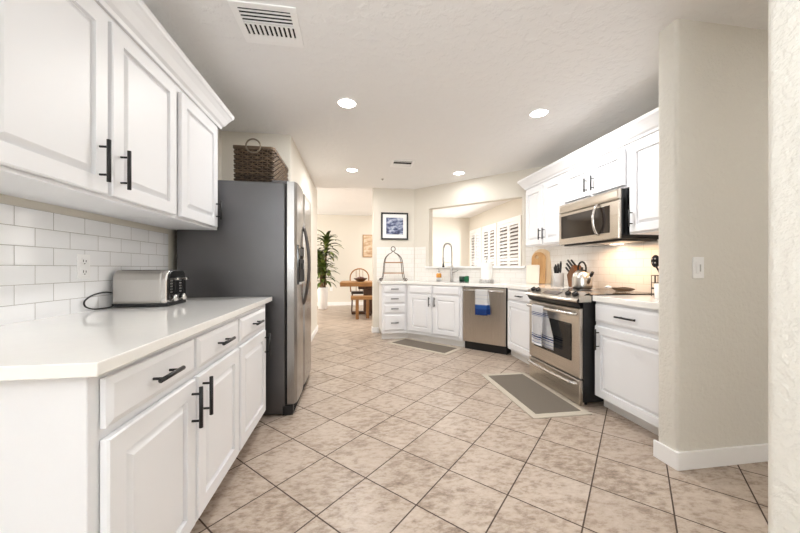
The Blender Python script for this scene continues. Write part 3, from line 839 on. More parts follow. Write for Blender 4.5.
# ------------------------------------------------------------------ microwave
MXF, MY1, MW = 2.20, 3.150, 0.785
MZ0, MZ1 = 1.375, 1.80
t = thing('microwave', 'stainless over-the-range microwave with dark window and curved handle', 'microwave', (MXF, MY1, 0), -PI / 2)
MB().box(0.0, MW, 0.022, 0.408, MZ0, MZ1, M_blackgloss, 0.004).build('body', t, label='black casing')
MB().panel(0.0, MW, 1.712, MZ1, 0.022, [(0.0, 0.006), (0.006, 0.0), (0.02, -0.002)], M_steel).build('vent_panel', t)
md = MB().panel(0.0, MW, MZ0 + 0.004, 1.706, 0.022, [(0.0, 0.006), (0.006, 0.0), (0.03, 0.0)], M_steel).build('door', t)
M_mwglass = plain('tinted_glass', rgb(34, 27, 23), 0.05, var=0.1)
MB().box(0.04, 0.69, -0.003, 0.004, MZ0 + 0.062, 1.676, M_mwglass, 0.004).build('window', md, label='dark tinted glass')
P = [(0.565, 0.0, MZ0 + 0.06)] + [(0.565 , -0.058 * math.sin(PI * (k + 0.6) / 13.2) ** 0.5, MZ0 + 0.065 + (0.255) * k / 12) for k in range(13)] + [(0.565, 0.0, 1.70)]
MB().tube(P, 0.0125, M_chrome, 12).build('handle', md)
vb = MB().box(0.02, MW - 0.02, 0.05, 0.39, MZ0 - 0.012, MZ0 + 0.002, M_black)
for k in range(2): vb.box(0.08 + k * 0.37, 0.36 + k * 0.37, 0.08, 0.30, MZ0 - 0.016, MZ0 - 0.010, M_nickel)
vb.build('filter_panel', t)
MB().box(MW / 2 - 0.05, MW / 2 + 0.05, 0.31, 0.37, MZ0 - 0.016, MZ0 - 0.011, emit('cooktop_lamp', (1.0, 0.80, 0.60, 1), 5.0)).build('cooktop_lamp', t)
area('cooktop_lamp_light', (MXF + 0.2, MY1 - MW / 2 - 0.10, MZ0 - 0.02), (0, 0.05, 0), 0.16, 0.55, 3.0, (1.0, 0.62, 0.36))

# ------------------------------------------------------------------ ceiling fixtures
def can(label, x, y, power=12):
    t = thing('recessed_light', label, 'ceiling light', (x, y, CEIL), 0, 'recessed lights in the kitchen ceiling')
    MB().lathe([(0.072, 0.0), (0.074, -0.006), (0.092, -0.004), (0.094, 0.0)], M_trim, seg=32).build('trim_ring', t)
    MB().lathe([(0.0, -0.003), (0.073, -0.003), (0.073, 0.0), (0.0, 0.0)], M_lamp, seg=32).build('diffuser', t)
    l = area('can_light', (x, y, CEIL - 0.012), (0, 0, 0), 0.13, 0.13, power, (1.0, 0.985, 0.965), 'DISK')
    l.data.spread = math.radians(178)
    return t
CAN_W = 12
can('bright round recessed ceiling light nearer the camera, in front of the large air vent', -0.055, 2.729)
can('bright round recessed ceiling light above the range and right wall cabinets', 1.657, 2.654)
can('small bright round recessed ceiling light toward the dining room, above the hallway', -0.022, 4.584, 11)
can('bright round recessed ceiling light above the sink and pass-through', 1.538, 4.501, 3.2)
# large vent
t = thing('air_vent', 'large white ceiling air vent with dark slots above the left cabinets', 'vent', (-0.48, 1.92, CEIL), 0)
f = MB(); a, b, wdt = 0.172, 0.155, 0.036
f.box(-a, a, -b, -b + wdt, -0.008, 0, M_trim, 0.002); f.box(-a, a, b - wdt, b, -0.008, 0, M_trim, 0.002)
f.box(-a, -a + wdt, -b + wdt, b - wdt, -0.008, 0, M_trim, 0.002); f.box(a - wdt, a, -b + wdt, b - wdt, -0.008, 0, M_trim, 0.002)
f.build('frame', t)
MB().box(-a + 0.02, a - 0.02, -b + 0.02, b - 0.02, -0.002, -0.0005, M_dark).build('duct_shade_sheet', t)  # dark sheet under the solid ceiling, painted shade between the louvers
lv = MB()
for k in range(4):
    y = -b + wdt + 0.014 + k * 0.026
    lv.box(-a + wdt, a - wdt, y, y + 0.008, -0.007, -0.002, M_trim)
lv.box(-a + wdt, a - wdt, -0.012, -0.004, -0.008, -0.002, M_trim)
lv.box(-a + wdt, a - wdt, 0.082, b - wdt, -0.007, -0.002, M_trim)
lv.build('louvers', t)
lv = MB()
for k in range(10):
    x = -a + wdt + 0.012 + k * 0.0262
    lv.box(x, x + 0.0135, -0.004, 0.082, -0.0075, -0.002, M_trim, xf=None)
lv.build('deflector_fins', t)
t = thing('air_vent', 'small white ceiling air vent in front of the picture wall', 'vent', (0.645, 4.21, CEIL), 0)
f = MB(); a, b, wdt = 0.15, 0.15, 0.03
f.box(-a, a, -b, -b + wdt, -0.008, 0, M_trim, 0.002); f.box(-a, a, b - wdt, b, -0.008, 0, M_trim, 0.002)
f.box(-a, -a + wdt, -b + wdt, b - wdt, -0.008, 0, M_trim, 0.002); f.box(a - wdt, a, -b + wdt, b - wdt, -0.008, 0, M_trim, 0.002)
f.build('frame', t)
MB().box(-a + 0.02, a - 0.02, -b + 0.02, b - 0.02, -0.002, -0.0005, M_dark).build('duct_shade_sheet', t)  # dark sheet painted as the shade inside the small vent
lv = MB()
for k in range(5): lv.box(-a + wdt, a - wdt, 0.0 + k * 0.026, 0.02 + k * 0.026, -0.007, -0.002, M_trim)
lv.box(-a + wdt, a - wdt, -b + wdt + 0.03, -b + wdt + 0.04, -0.007, -0.002, M_trim)
lv.build('louvers', t)
t = MB().lathe([(0.0, -0.022), (0.008, -0.022), (0.010, -0.012), (0.022, -0.004), (0.024, 0.0), (0, 0)], M_nickel, (0.449, 4.979, CEIL), 16).build('ceiling_sensor')
tag(t, 'tiny grey ceiling sensor between the small vent and the picture wall', 'sensor')

# ------------------------------------------------------------------ floor mats
M_mat = plain('grey_taupe_mat', rgb(106, 98, 88), 0.9, var=0.12, vscale=90, bumpy=0.5, bscale=300, bdist=0.002)
M_matb = plain('mat_border', rgb(184, 175, 161), 0.9, var=0.05, vscale=60, bumpy=0.3, bscale=200)
def floor_mat(label, pts_fn, w, d, loc, rot):
    t = thing('floor_mat', label, 'mat', loc, rot)
    MB().box(-w / 2, w / 2, -d / 2, d / 2, 0.0, 0.009, M_matb, 0.004).build('border', t, label='pale beige border')
    MB().box(-w / 2 + 0.06, w / 2 - 0.06, -d / 2 + 0.055, d / 2 - 0.055, 0.0085, 0.0115, M_mat, 0.001).build('center_panel', t, label='grey taupe centre')
    return t
floor_mat('grey floor mat with pale border lying in front of the range', None, 0.99, 0.49, (1.575, 2.695, 0), -PI / 2)
P = (1.0, 4.50)
floor_mat('grey floor mat with pale border lying in front of the sink cabinet', None, 1.04, 0.44, (P[0], P[1], 0), -0.84)

# ------------------------------------------------------------------ picture by the pass-through
def art_mat(name, stops, sc=9.0):
    m, nt, b = newmat(name)
    tc = coords(nt); mp = nt.nodes.new('ShaderNodeMapping'); mp.inputs['Scale'].default_value = (1, 1, 2.2); L(nt, tc, mp.inputs['Vector'])
    n = noise(nt, mp.outputs[0], sc, 5, 0.6)
    L(nt, ramp(nt, n, stops), b.inputs['Base Color']); b.inputs['Roughness'].default_value = 0.3
    return m
M_art = art_mat('blue_landscape', [(0.34, rgb(36, 40, 66)), (0.45, rgb(74, 84, 120)), (0.55, rgb(150, 160, 186)), (0.66, rgb(214, 216, 224))])
t = thing('framed_picture', 'black-framed picture with a white mat and bluish print above the tray stand', 'picture', (0.716, 5.549, 1.865), 0)
w2, h2, fw = 0.24, 0.238, 0.027
f = MB()
f.box(-w2, w2, -0.025, 0, -h2, -h2 + fw, M_black, 0.002); f.box(-w2, w2, -0.025, 0, h2 - fw, h2, M_black, 0.002)
f.box(-w2, -w2 + fw, -0.025, 0, -h2 + fw, h2 - fw, M_black, 0.002); f.box(w2 - fw, w2, -0.025, 0, -h2 + fw, h2 - fw, M_black, 0.002)
f.build('frame', t)
MB().box(-w2 + fw, w2 - fw, -0.012, 0, -h2 + fw, h2 - fw, M_plate).build('mat_board', t)
MB().box(-0.150, 0.150, -0.0135, -0.012, -0.145, 0.15, M_art).build('print', t)

# ------------------------------------------------------------------ things on the bent worktop
t = thing('tray_stand', 'bell-shaped black wire stand with two wooden shelves on the far worktop end', 'stand', (0.655, 5.26, 0.923), 0)
M_iron = plain('dark_iron', rgb(92, 85, 80), 0.45, 0.6, var=0.1)
wf = MB()
for y in (-0.085, 0.085):
    half = [Vector((0.185, y, 0.03)), Vector((0.215, y, 0.03)), Vector((0.222, y, 0.008)), Vector((0.195, y, 0.006)), Vector((0.178, y, 0.05)), Vector((0.160, y, 0.15)), Vector((0.150, y, 0.27)), Vector((0.128, y * 0.8, 0.37)), Vector((0.075, y * 0.4, 0.435)), Vector((0.03, y * 0.1, 0.46)), Vector((0.012, 0, 0.485))]
    for sx in (-1, 1):
        wf.tube([Vector((p.x * sx, p.y, p.z)) for p in spline(half, 6)], 0.0062, M_iron, 8)
wf.tube([(0.035 * math.cos(a), 0, 0.525 + 0.038 * math.sin(a)) for a in [2 * PI * k / 24 for k in range(24)]], 0.007, M_iron, 8, closed=True)
wf.build('wire_frame', t)
M_shelf = wood('shelf_wood', rgb(140, 100, 68), rgb(180, 138, 100), axis='x')
for z, hw in ((0.115, 0.165), (0.29, 0.145)):
    MB().box(-hw, hw, -0.10, 0.10, z, z + 0.016, M_shelf, 0.003).build('shelf', t)

P = apt(0.475, 0.475)
t = thing('faucet', 'tall nickel spring-neck kitchen faucet behind the sink', 'faucet', (1.548, 4.880, 0.918), -PI / 4)
f = MB(); f.lathe([(0, 0), (0.030, 0), (0.030, 0.008), (0.024, 0.02), (0.022, 0.19), (0.018, 0.20), (0, 0.20)], M_nickel, seg=20); f.build('body', t)
neck = [Vector((0, 0, 0.19)), Vector((0, 0, 0.40)), Vector((0, 0, 0.50))]
arc = [Vector((0.0 - 0.065 + 0.065 * math.cos(a), -0.02 * (1 - math.cos(a)) , 0.50 + 0.105 * math.sin(a))) for a in [PI * k / 12 for k in range(1, 13)]]
path = spline([Vector((0, 0, 0.19)), Vector((0, 0, 0.33)), Vector((0, 0, 0.47))] + arc + [Vector((-0.13, -0.04, 0.42)), Vector((-0.13, -0.04, 0.36))], 5)
MB().tube(path, 0.0105, M_nickel, 8).build('neck', t)
coil = []
N = 60 * 8
for k in range(N):
    u = k / (N - 1) * (len(path) - 1); i = min(int(u), len(path) - 2); p = path[i].lerp(path[i + 1], u - i)
    tt = (path[i + 1] - path[i]).normalized(); n1 = Vector((0, 1, 0)); n1 = (n1 - tt * n1.dot(tt)).normalized(); n2 = tt.cross(n1)
    a = 2 * PI * k / 8; coil.append(p + (n1 * math.cos(a) + n2 * math.sin(a)) * 0.0135)
MB().tube(coil, 0.0028, M_nickel, 5).build('spring', t)
s = MB(); s.cyl((-0.13, -0.04, 0.37), (-0.13, -0.04, 0.25), 0.016, M_nickel, 16); s.cyl((-0.13, -0.04, 0.25), (-0.13, -0.04, 0.225), 0.019, M_black, 16); s.build('spray_head', t)
s = MB(); s.cyl((0, 0, 0.30), (-0.13, -0.04, 0.31), 0.006, M_nickel, 10); s.build('holder_arm', t)
s = MB(); s.cyl((0, 0, 0.15), (0.05, 0, 0.15), 0.016, M_nickel, 14); s.cyl((0.05, 0, 0.15), (0.115, -0.01, 0.175), 0.007, M_nickel, 10); s.build('lever', t)

t = thing('soap_bottle', 'small bottle of amber dish soap left of the faucet', 'bottle', (1.385, 5.06, 0.918), 0)
M_amber = plain('amber_soap', rgb(226, 160, 74), 0.15, var=0.05)
MB().lathe([(0, 0), (0.036, 0), (0.042, 0.01), (0.042, 0.10), (0.03, 0.128), (0.016, 0.14), (0, 0.14)], M_plate, seg=20).build('bottle_body', t)
MB().lathe([(0.0425, 0.055), (0.0432, 0.06), (0.0432, 0.102), (0.038, 0.116), (0.032, 0.128)], M_amber, seg=20).build('label_band', t, label='amber yellow band')
s = MB(); s.cyl((0, 0, 0.14), (0, 0, 0.205), 0.006, M_nickel, 10); s.cyl((0, 0, 0.20), (-0.04, -0.02, 0.20), 0.006, M_nickel, 10); s.lathe([(0, 0.14), (0.017, 0.14), (0.017, 0.158), (0, 0.158)], M_nickel); s.build('pump', t)

t = thing('sponge_caddy', 'small dark caddy with a green scrubber right of the faucet', 'caddy', (1.675, 4.66, 0.918), -PI / 4)
M_green = plain('green_scrubber', rgb(22, 98, 62), 0.8, var=0.2, vscale=60, bumpy=0.5, bscale=200)
M_dgreen = plain('dark_green_plastic', rgb(28, 60, 48), 0.4)
MB().lathe([(0, 0), (0.040, 0), (0.044, 0.03), (0.044, 0.085), (0.039, 0.085), (0.037, 0.02), (0, 0.02)], M_dgreen, (-0.035, 0, 0), 20).build('holder', t)
MB().box(0.012, 0.072, -0.03, 0.03, 0.0, 0.09, M_green, 0.014, 3, True).build('scrubber', t, label='bright green scrubber')

t = thing('paper_towel_holder', 'roll of white paper towels on a wire-rimmed base behind the dishwasher', 'paper towel', (1.885, 4.315, 0.918), 0)
M_paper = plain('paper', rgb(244, 244, 242), 0.95, var=0.02, bumpy=0.3, bscale=120)
b_ = MB().lathe([(0, 0), (0.098, 0), (0.10, 0.004), (0.098, 0.008), (0, 0.008)], M_nickel, seg=32)
for zz in (0.028, 0.046): b_.tube([(0.097 * math.cos(a), 0.097 * math.sin(a), zz) for a in [2 * PI * k / 36 for k in range(36)]], 0.003, M_nickel, 6, closed=True)
for k in range(18):
    a = 2 * PI * k / 18; b_.cyl((0.097 * math.cos(a), 0.097 * math.sin(a), 0.006), (0.097 * math.cos(a), 0.097 * math.sin(a), 0.046), 0.0025, M_nickel, 6)
b_.build('base', t)
MB().lathe([(0.02, 0.01), (0.078, 0.01), (0.080, 0.014), (0.080, 0.286), (0.078, 0.29), (0.02, 0.29)], M_paper, seg=32).build('paper_roll', t)
s = MB(); s.cyl((0, 0, 0.008), (0, 0, 0.345), 0.007, M_nickel, 10); s.lathe([(0, 0.345), (0.012, 0.35), (0.014, 0.362), (0.008, 0.372), (0, 0.374)], M_nickel, seg=14); s.build('rod', t)

# cutting boards leaning on the angled wall in the corner
def board(label, loc, rot, lean, w, h, th, mat, kind):
    # outline in local x, z; leans back around local x
    pts = []
    if kind in ('arch', 'plain_arch'):
        pts = [(-w / 2, 0.006), (-w / 2 + 0.006, 0), (w / 2 - 0.006, 0), (w / 2, 0.006)] + [(w / 2 * math.cos(a), h - w / 2 + w / 2 * math.sin(a)) for a in [PI * k / 20 for k in range(21)]]
        hole = [(0.020 * math.cos(a) - 0.02, h - 0.07 + 0.024 * math.sin(a)) for a in [2 * PI * k / 16 for k in range(16)]]
        holes = [hole] if kind == 'arch' else []
    elif kind == 'paddle':
        hw = 0.03
        pts = [(-w / 2 + 0.01, 0), (w / 2 - 0.01, 0), (w / 2, 0.01), (w / 2, h * 0.62)] + [(w / 2 - (w / 2 - hw) * k / 6, h * 0.62 + h * 0.10 * math.sin(PI / 2 * k / 6)) for k in range(1, 7)] + [(hw, h * 0.86)]
        pts += [(hw * math.cos(a), h - hw + hw * math.sin(a)) for a in [PI * k / 10 for k in range(11)]] + [(-x, z) for x, z in reversed(pts[4:11])] + [(-w / 2, h * 0.62), (-w / 2, 0.01)]
        seen = []
        for p in pts:
            if not seen or (abs(p[0] - seen[-1][0]) + abs(p[1] - seen[-1][1])) > 1e-4: seen.append(p)
        pts = seen; holes = []
    else:
        pts = rounded(-w / 2, w / 2, 0.0, h, 0.015, ('ll', 'lr', 'ur', 'ul'), 4); holes = []
    m = MB().prism(pts, 0, th, mat, 0.0025, axis='y', holes=holes)
    o = m.build('cutting_board', loc=loc); o.rotation_euler = (lean, 0, rot)
    tag(o, label, 'cutting board'); return o
def corner_pt(k, u):   # point on the line x + y = k, u metres right of its middle (2.47, ...)
    x = 2.468 - (6.40 - k) * 0.5 + u * math.sqrt(0.5)
    return (x, k - x)
p = corner_pt(6.46, 0.0); board('tall pale maple cutting board with a rounded top, rearmost in the corner', (p[0], p[1], 0.9215), -PI / 4, -0.14, 0.25, 0.475, 0.018, M_board2, 'plain_arch')
p = corner_pt(6.40, -0.028); board('honey wood cutting board with a rounded top and finger hole, between the pale boards', (p[0], p[1], 0.9215), -PI / 4, -0.15, 0.18, 0.43, 0.018, M_board, 'arch')
p = corner_pt(6.345, -0.085); board('small square off-white cutting board leaning in front of the wooden boards', (p[0], p[1], 0.921), -PI / 4, -0.15, 0.165, 0.255, 0.014, plain('offwhite_board', rgb(232, 222, 206), 0.5), 'rect')

# utensil crock, knife block, kettle
M_greyc = plain('grey_ceramic', rgb(172, 170, 168), 0.35, var=0.04)
cx, cy = 2.36, 3.385
t = thing('utensil_crock', 'grey cylindrical crock holding black-handled tools left of the knife block', 'crock', (cx, cy, 0.918), 0)
MB().lathe([(0, 0), (0.050, 0), (0.056, 0.006), (0.058, 0.15), (0.054, 0.152), (0.051, 0.146), (0.048, 0.012), (0, 0.012)], M_greyc, seg=28).build('crock_body', t)
tools = [(100, 0.24), (25, 0.275), (150, 0.215), (225, 0.235), (62, 0.25)]
tlab = ['black-handled kitchen tool leaning furthest left in the grey crock', 'tallest black-handled kitchen tool at the back of the grey crock', 'black-handled kitchen tool drooping low at the front left of the grey crock', 'black-handled kitchen tool nearest the knife block in the grey crock', 'black-handled kitchen tool leaning back left in the grey crock']
for i, (deg, ln) in enumerate(tools):
    e = Vector((math.cos(math.radians(deg)), math.sin(math.radians(deg)), 0))
    p0 = Vector((cx, cy, 0.935)) + e * 0.020; d = (Vector((cx, cy, 1.070)) + e * 0.034 - p0).normalized()
    m = MB(); m.cyl(p0, p0 + d * (ln * 0.5), 0.004, M_nickel, 8)
    m.tube([p0 + d * (ln * 0.5), p0 + d * (ln * 0.58), p0 + d * (ln * 0.9), p0 + d * ln], 0.01, M_black, 10, radii=[0.006, 0.0115, 0.0125, 0.006])
    tag(m.build('kitchen_tool'), tlab[i], 'utensil', 'black-handled tools in the grey crock')
# knife block: local x to the right as seen from the room, leaning to the left
kb = (2.44, 3.235)
t = thing('knife_block', 'slanted brown wooden knife block between the grey crock and the kettle', 'knife block', (kb[0], kb[1], 0.918), -PI / 2)
MB().prism([(-0.02, 0.0), (0.075, 0.0), (0.080, 0.205), (0.045, 0.245), (-0.05, 0.135)], -0.05, 0.05, M_block, 0.004, axis='y').build('block', t)
Mkb = Matrix.Translation((kb[0], kb[1], 0.918)) @ Matrix.Rotation(-PI / 2, 4, 'Z')
face0, face1 = Vector((0.045, 0, 0.245)), Vector((-0.05, 0, 0.135))
nrm = Vector((-(face0.z - face1.z), 0, face0.x - face1.x)).normalized()
klab = ['black knife handle at the upper front of the wooden knife block', 'black knife handle at the upper back of the wooden knife block', 'black knife handle at the middle front of the wooden knife block', 'black knife handle at the middle back of the wooden knife block', 'black knife handle at the lower front of the wooden knife block', 'black knife handle at the lower back of the wooden knife block']
i = 0
for u, ln in ((0.22, 0.125), (0.5, 0.115), (0.8, 0.095)):
    for y in (-0.022, 0.022):
        b0 = face0.lerp(face1, u) + Vector((0, y, 0)); d = nrm
        m = MB()
        rot = Vector((0, 0, 1)).rotation_difference(d).to_matrix().to_4x4()
        xf = Mkb @ Matrix.Translation(b0) @ rot
        m.box(-0.010, 0.010, -0.007, 0.007, 0.012, ln, M_black, 0.004, xf=xf)
        m.box(-0.009, 0.009, -0.004, 0.004, 0.0, 0.013, M_nickel, 0.001, xf=xf)
        m.box(-0.010, 0.010, -0.0072, 0.0072, ln - 0.004, ln + 0.002, M_nickel, 0.001, xf=xf)
        tag(m.build('kitchen_knife'), klab[i], 'knife', 'knives in the wooden block'); i += 1

kt = (2.37, 3.015)
t = thing('kettle', 'polished steel kettle with a black loop handle on the left rear burner', 'kettle', (kt[0], kt[1], 0.9172), -PI / 2)
MB().lathe([(0, 0), (0.088, 0), (0.094, 0.01), (0.095, 0.04), (0.093, 0.105), (0.082, 0.152), (0.054, 0.180), (0, 0.19)], M_kettle, seg=36).build('body', t)
MB().lathe([(0, 0.186), (0.036, 0.184), (0.036, 0.190), (0.02, 0.196), (0.009, 0.20), (0.012, 0.217), (0, 0.222)], M_black, seg=20).build('lid', t)
MB().tube([(0.058 * math.cos(a), 0, 0.205 + 0.072 * math.sin(a)) for a in [-0.55 + (PI + 1.1) * k / 24 for k in range(25)]], 0.009, M_black, 10).build('handle', t)
s = MB(); s.tube([(0.078, 0, 0.06), (0.105, 0, 0.105), (0.128, 0, 0.135)], 0.015, M_kettle, 12, radii=[0.022, 0.016, 0.012]); s.build('spout', t)
s = MB(); s.tube([(0.122, 0, 0.127), (0.135, 0, 0.150), (0.152, 0, 0.172)], 0.013, M_black, 12, radii=[0.014, 0.017, 0.014]); s.build('spout_cap', t, label='black whistle cap')

# spoon rest on the cooktop
t = thing('spoon_rest', 'brownish grey scalloped spoon rest on the black cooktop', 'spoon rest', (2.40, 2.56, 0.9172), 0.2)
M_taupe = plain('taupe_ceramic', rgb(134, 118, 100), 0.4, var=0.08)
def srf(u, v):
    a = 2 * PI * u; r = (0.35 + 0.65 * v)
    x = 0.055 * math.cos(a) * r; y = 0.10 * math.sin(a) * r * (1 - 0.25 * math.sin(a))
    return (x, y, 0.004 + 0.028 * v * v + 0.006 * math.cos(2 * a) * v)
m = MB().grid(srf, 32, 6, M_taupe, True, 0.004); m.lathe([(0, 0), (0.035, 0), (0.03, 0.006), (0, 0.006)], M_taupe, seg=24, sy=1.4); m.build('dish', t)
s = MB().tube([(0, 0.085, 0.028), (-0.005, 0.12, 0.036), (-0.005, 0.145, 0.03)], 0.01, M_plate, 10, radii=[0.008, 0.012, 0.009]); s.build('rest_handle', t, label='whitish handle tip')

# white crock with skimmer, wire rack by the wall end
t = thing('utensil_crock', 'white ceramic crock with a black skimmer at the wall end', 'crock', (2.21, 1.985, 0.905), 0)
MB().lathe([(0, 0), (0.048, 0), (0.052, 0.006), (0.055, 0.11), (0.05, 0.112), (0.046, 0.105), (0.044, 0.012), (0, 0.012)], M_plate, seg=28).build('crock_body', t)
m = MB()
P0 = Vector((2.205, 1.99, 0.92)); hd = Vector((2.20, 2.035, 1.142))
m.tube(spline([P0, Vector((2.205, 2.00, 1.02)), Vector((2.205, 2.01, 1.09)), hd], 6), 0.006, M_black, 8)
hp = Vector((2.20, 2.045, 1.180))
def skf(u, v):
    a = 2 * PI * u
    return (hp.x + 0.012 * (v * v) - 0.006, hp.y + 0.036 * v * math.cos(a), hp.z + 0.047 * v * math.sin(a))
m.grid(skf, 24, 5, M_black, True, 0.003)
for (a, b) in ((-0.012, 0.018), (0.012, 0.018), (-0.012, -0.012), (0.012, -0.012)):
    m.cyl((hp.x - 0.0115, hp.y + a, hp.z + b), (hp.x - 0.009, hp.y + a, hp.z + b), 0.006, M_greyc, 10)
tag(m.build('skimmer'), 'black slotted skimmer standing upright in the white crock', 'utensil')
t = thing('wire_rack', 'small black wire rack standing behind the white crock', 'rack', (2.42, 2.215, 0.905), 0)
m = MB(); a, b = 0.03, 0.035
for z in (0.01, 0.065, 0.105, 0.165): m.tube([(a, -b, z), (a, b, z), (-a, b, z), (-a, -b, z)], 0.003, M_black, 6, closed=True)
for sx in (-1, 0, 1):
    for sy in (-1, 0, 1):
        if sx or sy: m.cyl((sx * a, sy * b, 0.0), (sx * a, sy * b, 0.165), 0.0028, M_black, 6)
m.build('wire_frame', t)
MB().box(-a, a, -b, b, 0.055, 0.066, M_black, 0.002).build('shelf', t)

# ------------------------------------------------------------------ shutters in the far room
def shutter(label, y0, y1):
    t = thing('plantation_shutter', label, 'shutter', (SX - 0.002, y1, 0), -PI / 2)
    wd = y1 - y0; z0, z1 = 0.56, 2.30; fr = 0.07
    f = MB()
    f.box(0, wd, -0.03, 0, z0, z0 + fr, M_trim, 0.004); f.box(0, wd, -0.03, 0, z1 - 0.10, z1, M_trim, 0.004)
    f.box(0, fr, -0.03, 0, z0 + fr, z1 - 0.10, M_trim, 0.004); f.box(wd - fr, wd, -0.03, 0, z0 + fr, z1 - 0.10, M_trim, 0.004)
    f.build('frame', t)
    for i in range(2):
        x0 = fr + 0.003 + i * (wd - 2 * fr) / 2; x1 = x0 + (wd - 2 * fr) / 2 - 0.006
        p = MB(); st = 0.055
        za, zb = z0 + fr + 0.003, z1 - 0.103; mid = 1.33
        for (a, b) in ((x0, x0 + st), (x1 - st, x1)): p.box(a, b, -0.024, 0.004, za, zb, M_trim, 0.003)
        for (a, b) in ((za, za + 0.07), (mid - 0.035, mid + 0.035), (zb - 0.07, zb)): p.box(x0 + st, x1 - st, -0.024, 0.004, a, b, M_trim, 0.003)
        p.build('panel', t).name
        lv = MB()
        for (a, b) in ((za + 0.07, mid - 0.035), (mid + 0.035, zb - 0.07)):
            n = max(1, round((b - a) / 0.088)); stp = (b - a) / n
            for k in range(n):
                z = a + (k + 0.5) * stp
                lv.box(x0 + st + 0.002, x1 - st - 0.002, -0.043, 0.043, -0.005, 0.005, M_trim, 0.002, xf=Matrix.Translation((0, -0.008, z)) @ Matrix.Rotation(LOUVER, 4, 'X'))
        lv.build('louvers', t)
    return t
LOUVER = math.radians(42)
shutter('white plantation shutter furthest from the camera, near the far room corner', *WIN[0])
shutter('middle of the three white plantation shutters behind the pass-through', *WIN[1])
shutter('white plantation shutter nearest the kitchen, rightmost through the pass-through', *WIN[2])

# ------------------------------------------------------------------ dining area
t = thing('dining_table', 'honey oak dining table with a thick top and pedestal base', 'table', (0.35, 7.85, 0), 0)
MB().box(-0.66, 0.66, -0.46, 0.46, 0.70, 0.80, M_oakx, 0.008).build('tabletop', t)
p = MB(); p.prism(rounded(-0.11, 0.11, -0.11, 0.11, 0.02, ('ll', 'lr', 'ur', 'ul')), 0.06, 0.70, M_walnut)
p.box(-0.24, 0.24, -0.24, 0.24, 0.62, 0.70, M_walnut, 0.02); p.build('pedestal', t, label='dark walnut pedestal')
p = MB(); p.box(-0.40, 0.40, -0.07, 0.07, 0, 0.07, M_walnut, 0.02); p.box(-0.07, 0.07, -0.32, 0.32, 0, 0.07, M_walnut, 0.02); p.build('base', t)
t = thing('bench', 'low honey oak bench in front of the dining table', 'bench', (0.40, 7.18, 0), 0)
MB().box(-0.46, 0.46, -0.16, 0.16, 0.43, 0.50, M_oakx, 0.006).build('seat', t)
for sx in (-0.34, -0.13, 0.36):
    pass
for (x, y) in ((-0.32, -0.11), (-0.32, 0.11), (0.36, -0.11), (0.36, 0.11)):
    MB().box(x - 0.035, x + 0.035, y - 0.03, y + 0.03, 0, 0.43, M_oak, 0.004).build('leg', t)
MB().box(-0.12, -0.05, -0.03, 0.03, 0.0, 0.43, M_oak, 0.004).build('center_post', t)
def bentwood(label, loc, rot):
    t = thing('dining_chair', label, 'chair', loc, rot)
    M_seat = plain('dark_seat_leather', rgb(48, 38, 34), 0.5)
    MB().box(-0.22, 0.22, -0.21, 0.21, 0.46, 0.515, M_seat, 0.02, 3).build('seat', t)
    for x in (-0.19, 0.19):
        for y in (-0.18, 0.18):
            m = MB(); m.tube([(x, y, 0.47), (x * 1.08, y * 1.08, 0.0)], 0.017, M_walnut, 10, radii=[0.02, 0.014]); m.build('leg', t)
    pts = [(-0.235, 0.19, 0.49), (-0.245, 0.205, 0.70)] + [(0.25 * math.cos(a), 0.22, 0.87 + 0.24 * math.sin(a)) for a in [PI - PI * k / 16 for k in range(17)]] + [(0.245, 0.205, 0.70), (0.235, 0.19, 0.49)]
    MB().tube(pts, 0.017, M_oak, 10).build('back_hoop', t, label='honey wood hoop')
    s = MB()
    for x in (-0.09, 0.0, 0.09): s.tube([(x, 0.20, 0.50), (x, 0.215, 0.87 + math.sqrt(0.0625 - x * x) * 0.96)], 0.007, M_oak, 8)
    s.build('spindles', t)
    return t
bentwood('arched-back wooden chair with a dark seat behind the dining table', (0.16, 8.42, 0), 0)
t = MB().lathe([(0, 0), (0.07, 0), (0.08, 0.01), (0.15, 0.06), (0.17, 0.085), (0.155, 0.085), (0.13, 0.06), (0.06, 0.018), (0, 0.018)], M_walnut, (0.17, 7.78, 0.80), 28).build('bowl')
tag(t, 'dark wooden bowl in the middle of the dining table', 'bowl')
M_fruit = plain('dark_red_fruit', rgb(88, 36, 28), 0.5)
for i, (dx, dy, lab) in enumerate(((-0.05, -0.02, 'dark red fruit at the left in the wooden bowl'), (0.05, -0.01, 'dark red fruit at the right in the wooden bowl'), (0.0, 0.06, 'dark red fruit at the back of the wooden bowl'))):
    o = MB().lathe([(0, -0.042), (0.03, -0.034), (0.043, 0), (0.034, 0.03), (0.012, 0.04), (0, 0.034)], M_fruit, (0.17 + dx, 7.78 + dy, 0.868 + 0.012 * (i == 2)), 16).build('fruit')
    tag(o, lab, 'fruit', 'fruit in the dining table bowl')

M_art2 = art_mat('tan_landscape', [(0.3, rgb(150, 112, 80)), (0.5, rgb(196, 170, 140)), (0.7, rgb(226, 214, 196))], 5.0)
t = thing('framed_picture', 'tan landscape picture on the far dining-room wall above the table', 'picture', (0.48, 9.699, 1.80), 0)
MB().box(-0.20, 0.20, -0.03, 0, -0.34, 0.34, plain('tan_frame', rgb(170, 136, 100), 0.5), 0.004).build('frame', t)
MB().box(-0.175, 0.175, -0.032, -0.028, -0.315, 0.315, M_art2).build('print', t)

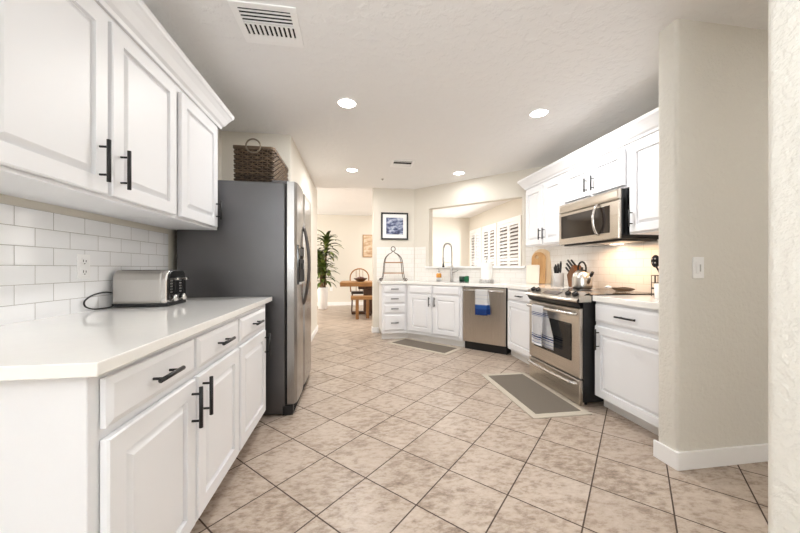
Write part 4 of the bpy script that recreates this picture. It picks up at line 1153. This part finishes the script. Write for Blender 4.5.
# corn plant
t = thing('potted_plant', 'tall corn plant in a white pot by the far wall beyond the refrigerator', 'plant', (-0.84, 8.95, 0), 0)
MB().lathe([(0, 0), (0.105, 0), (0.12, 0.02), (0.148, 0.56), (0.151, 0.60), (0.136, 0.60), (0.132, 0.55), (0, 0.55)], plain('white_pot', rgb(232, 230, 228), 0.4, var=0.02), seg=28).build('pot', t)
M_bark = plain('bark', rgb(118, 90, 62), 0.85, var=0.25, vscale=30, bumpy=0.6, bscale=60, bdist=0.006)
tr = MB(); tops = []
for (dx, dy, h, lx) in ((-0.04, 0.0, 1.45, -0.05), (0.05, 0.02, 1.9, 0.05), (0.0, -0.05, 1.15, 0.02)):
    P = spline([Vector((dx, dy, 0.5)), Vector((dx * 1.1 + lx * 0.2, dy, 0.9)), Vector((dx + lx, dy, h))], 6); tr.tube(P, 0.028, M_bark, 10, radii=[0.032 - 0.010 * k / (len(P) - 1) for k in range(len(P))]); tops.append(P)
tr.build('trunks', t)
m_, nt_, b_ = newmat('corn_plant_leaf')
n_ = noise(nt_, coords(nt_), 5, 3); L(nt_, ramp(nt_, n_, [(0.35, rgb(46, 58, 26)), (0.55, rgb(88, 104, 46)), (0.72, rgb(150, 156, 88))]), b_.inputs['Base Color']); b_.inputs['Roughness'].default_value = 0.4
lf = MB(); rnd = random.Random(3)
def leaf(base, az, el, ln, wd):
    d = Vector((math.cos(az), math.sin(az), 0)); sd = Vector((-math.sin(az), math.cos(az), 0)); n = 9; pts = []
    a = el; p = Vector(base)
    for k in range(n + 1):
        pts.append(p.copy()); p = p + (d * math.cos(a) + Vector((0, 0, 1)) * math.sin(a)) * (ln / n); a -= 0.17
    def fn(u, v):
        k = round(u * n); w_ = wd * (math.sin(PI * min(1, 0.12 + 0.88 * u)) ** 0.7) * (1 if u < 0.99 else 0.15)
        return pts[k] + sd * (v - 0.5) * w_ + Vector((0, 0, 0.012 * abs(v - 0.5) * 2))
    lf.grid(fn, n, 2, m_, True)
for ti, P in enumerate(tops):
    top = P[-1]
    for k in range(44):
        s = k / 43; base = top + Vector((0, 0, -0.45 * (1 - s)))
        az = k * 2.4 + ti; el = 0.25 + 1.1 * s * rnd.uniform(0.75, 1.1); ln = rnd.uniform(0.36, 0.54)
        leaf(base, az, el, ln, rnd.uniform(0.085, 0.12))
lf.build('leaves', t)
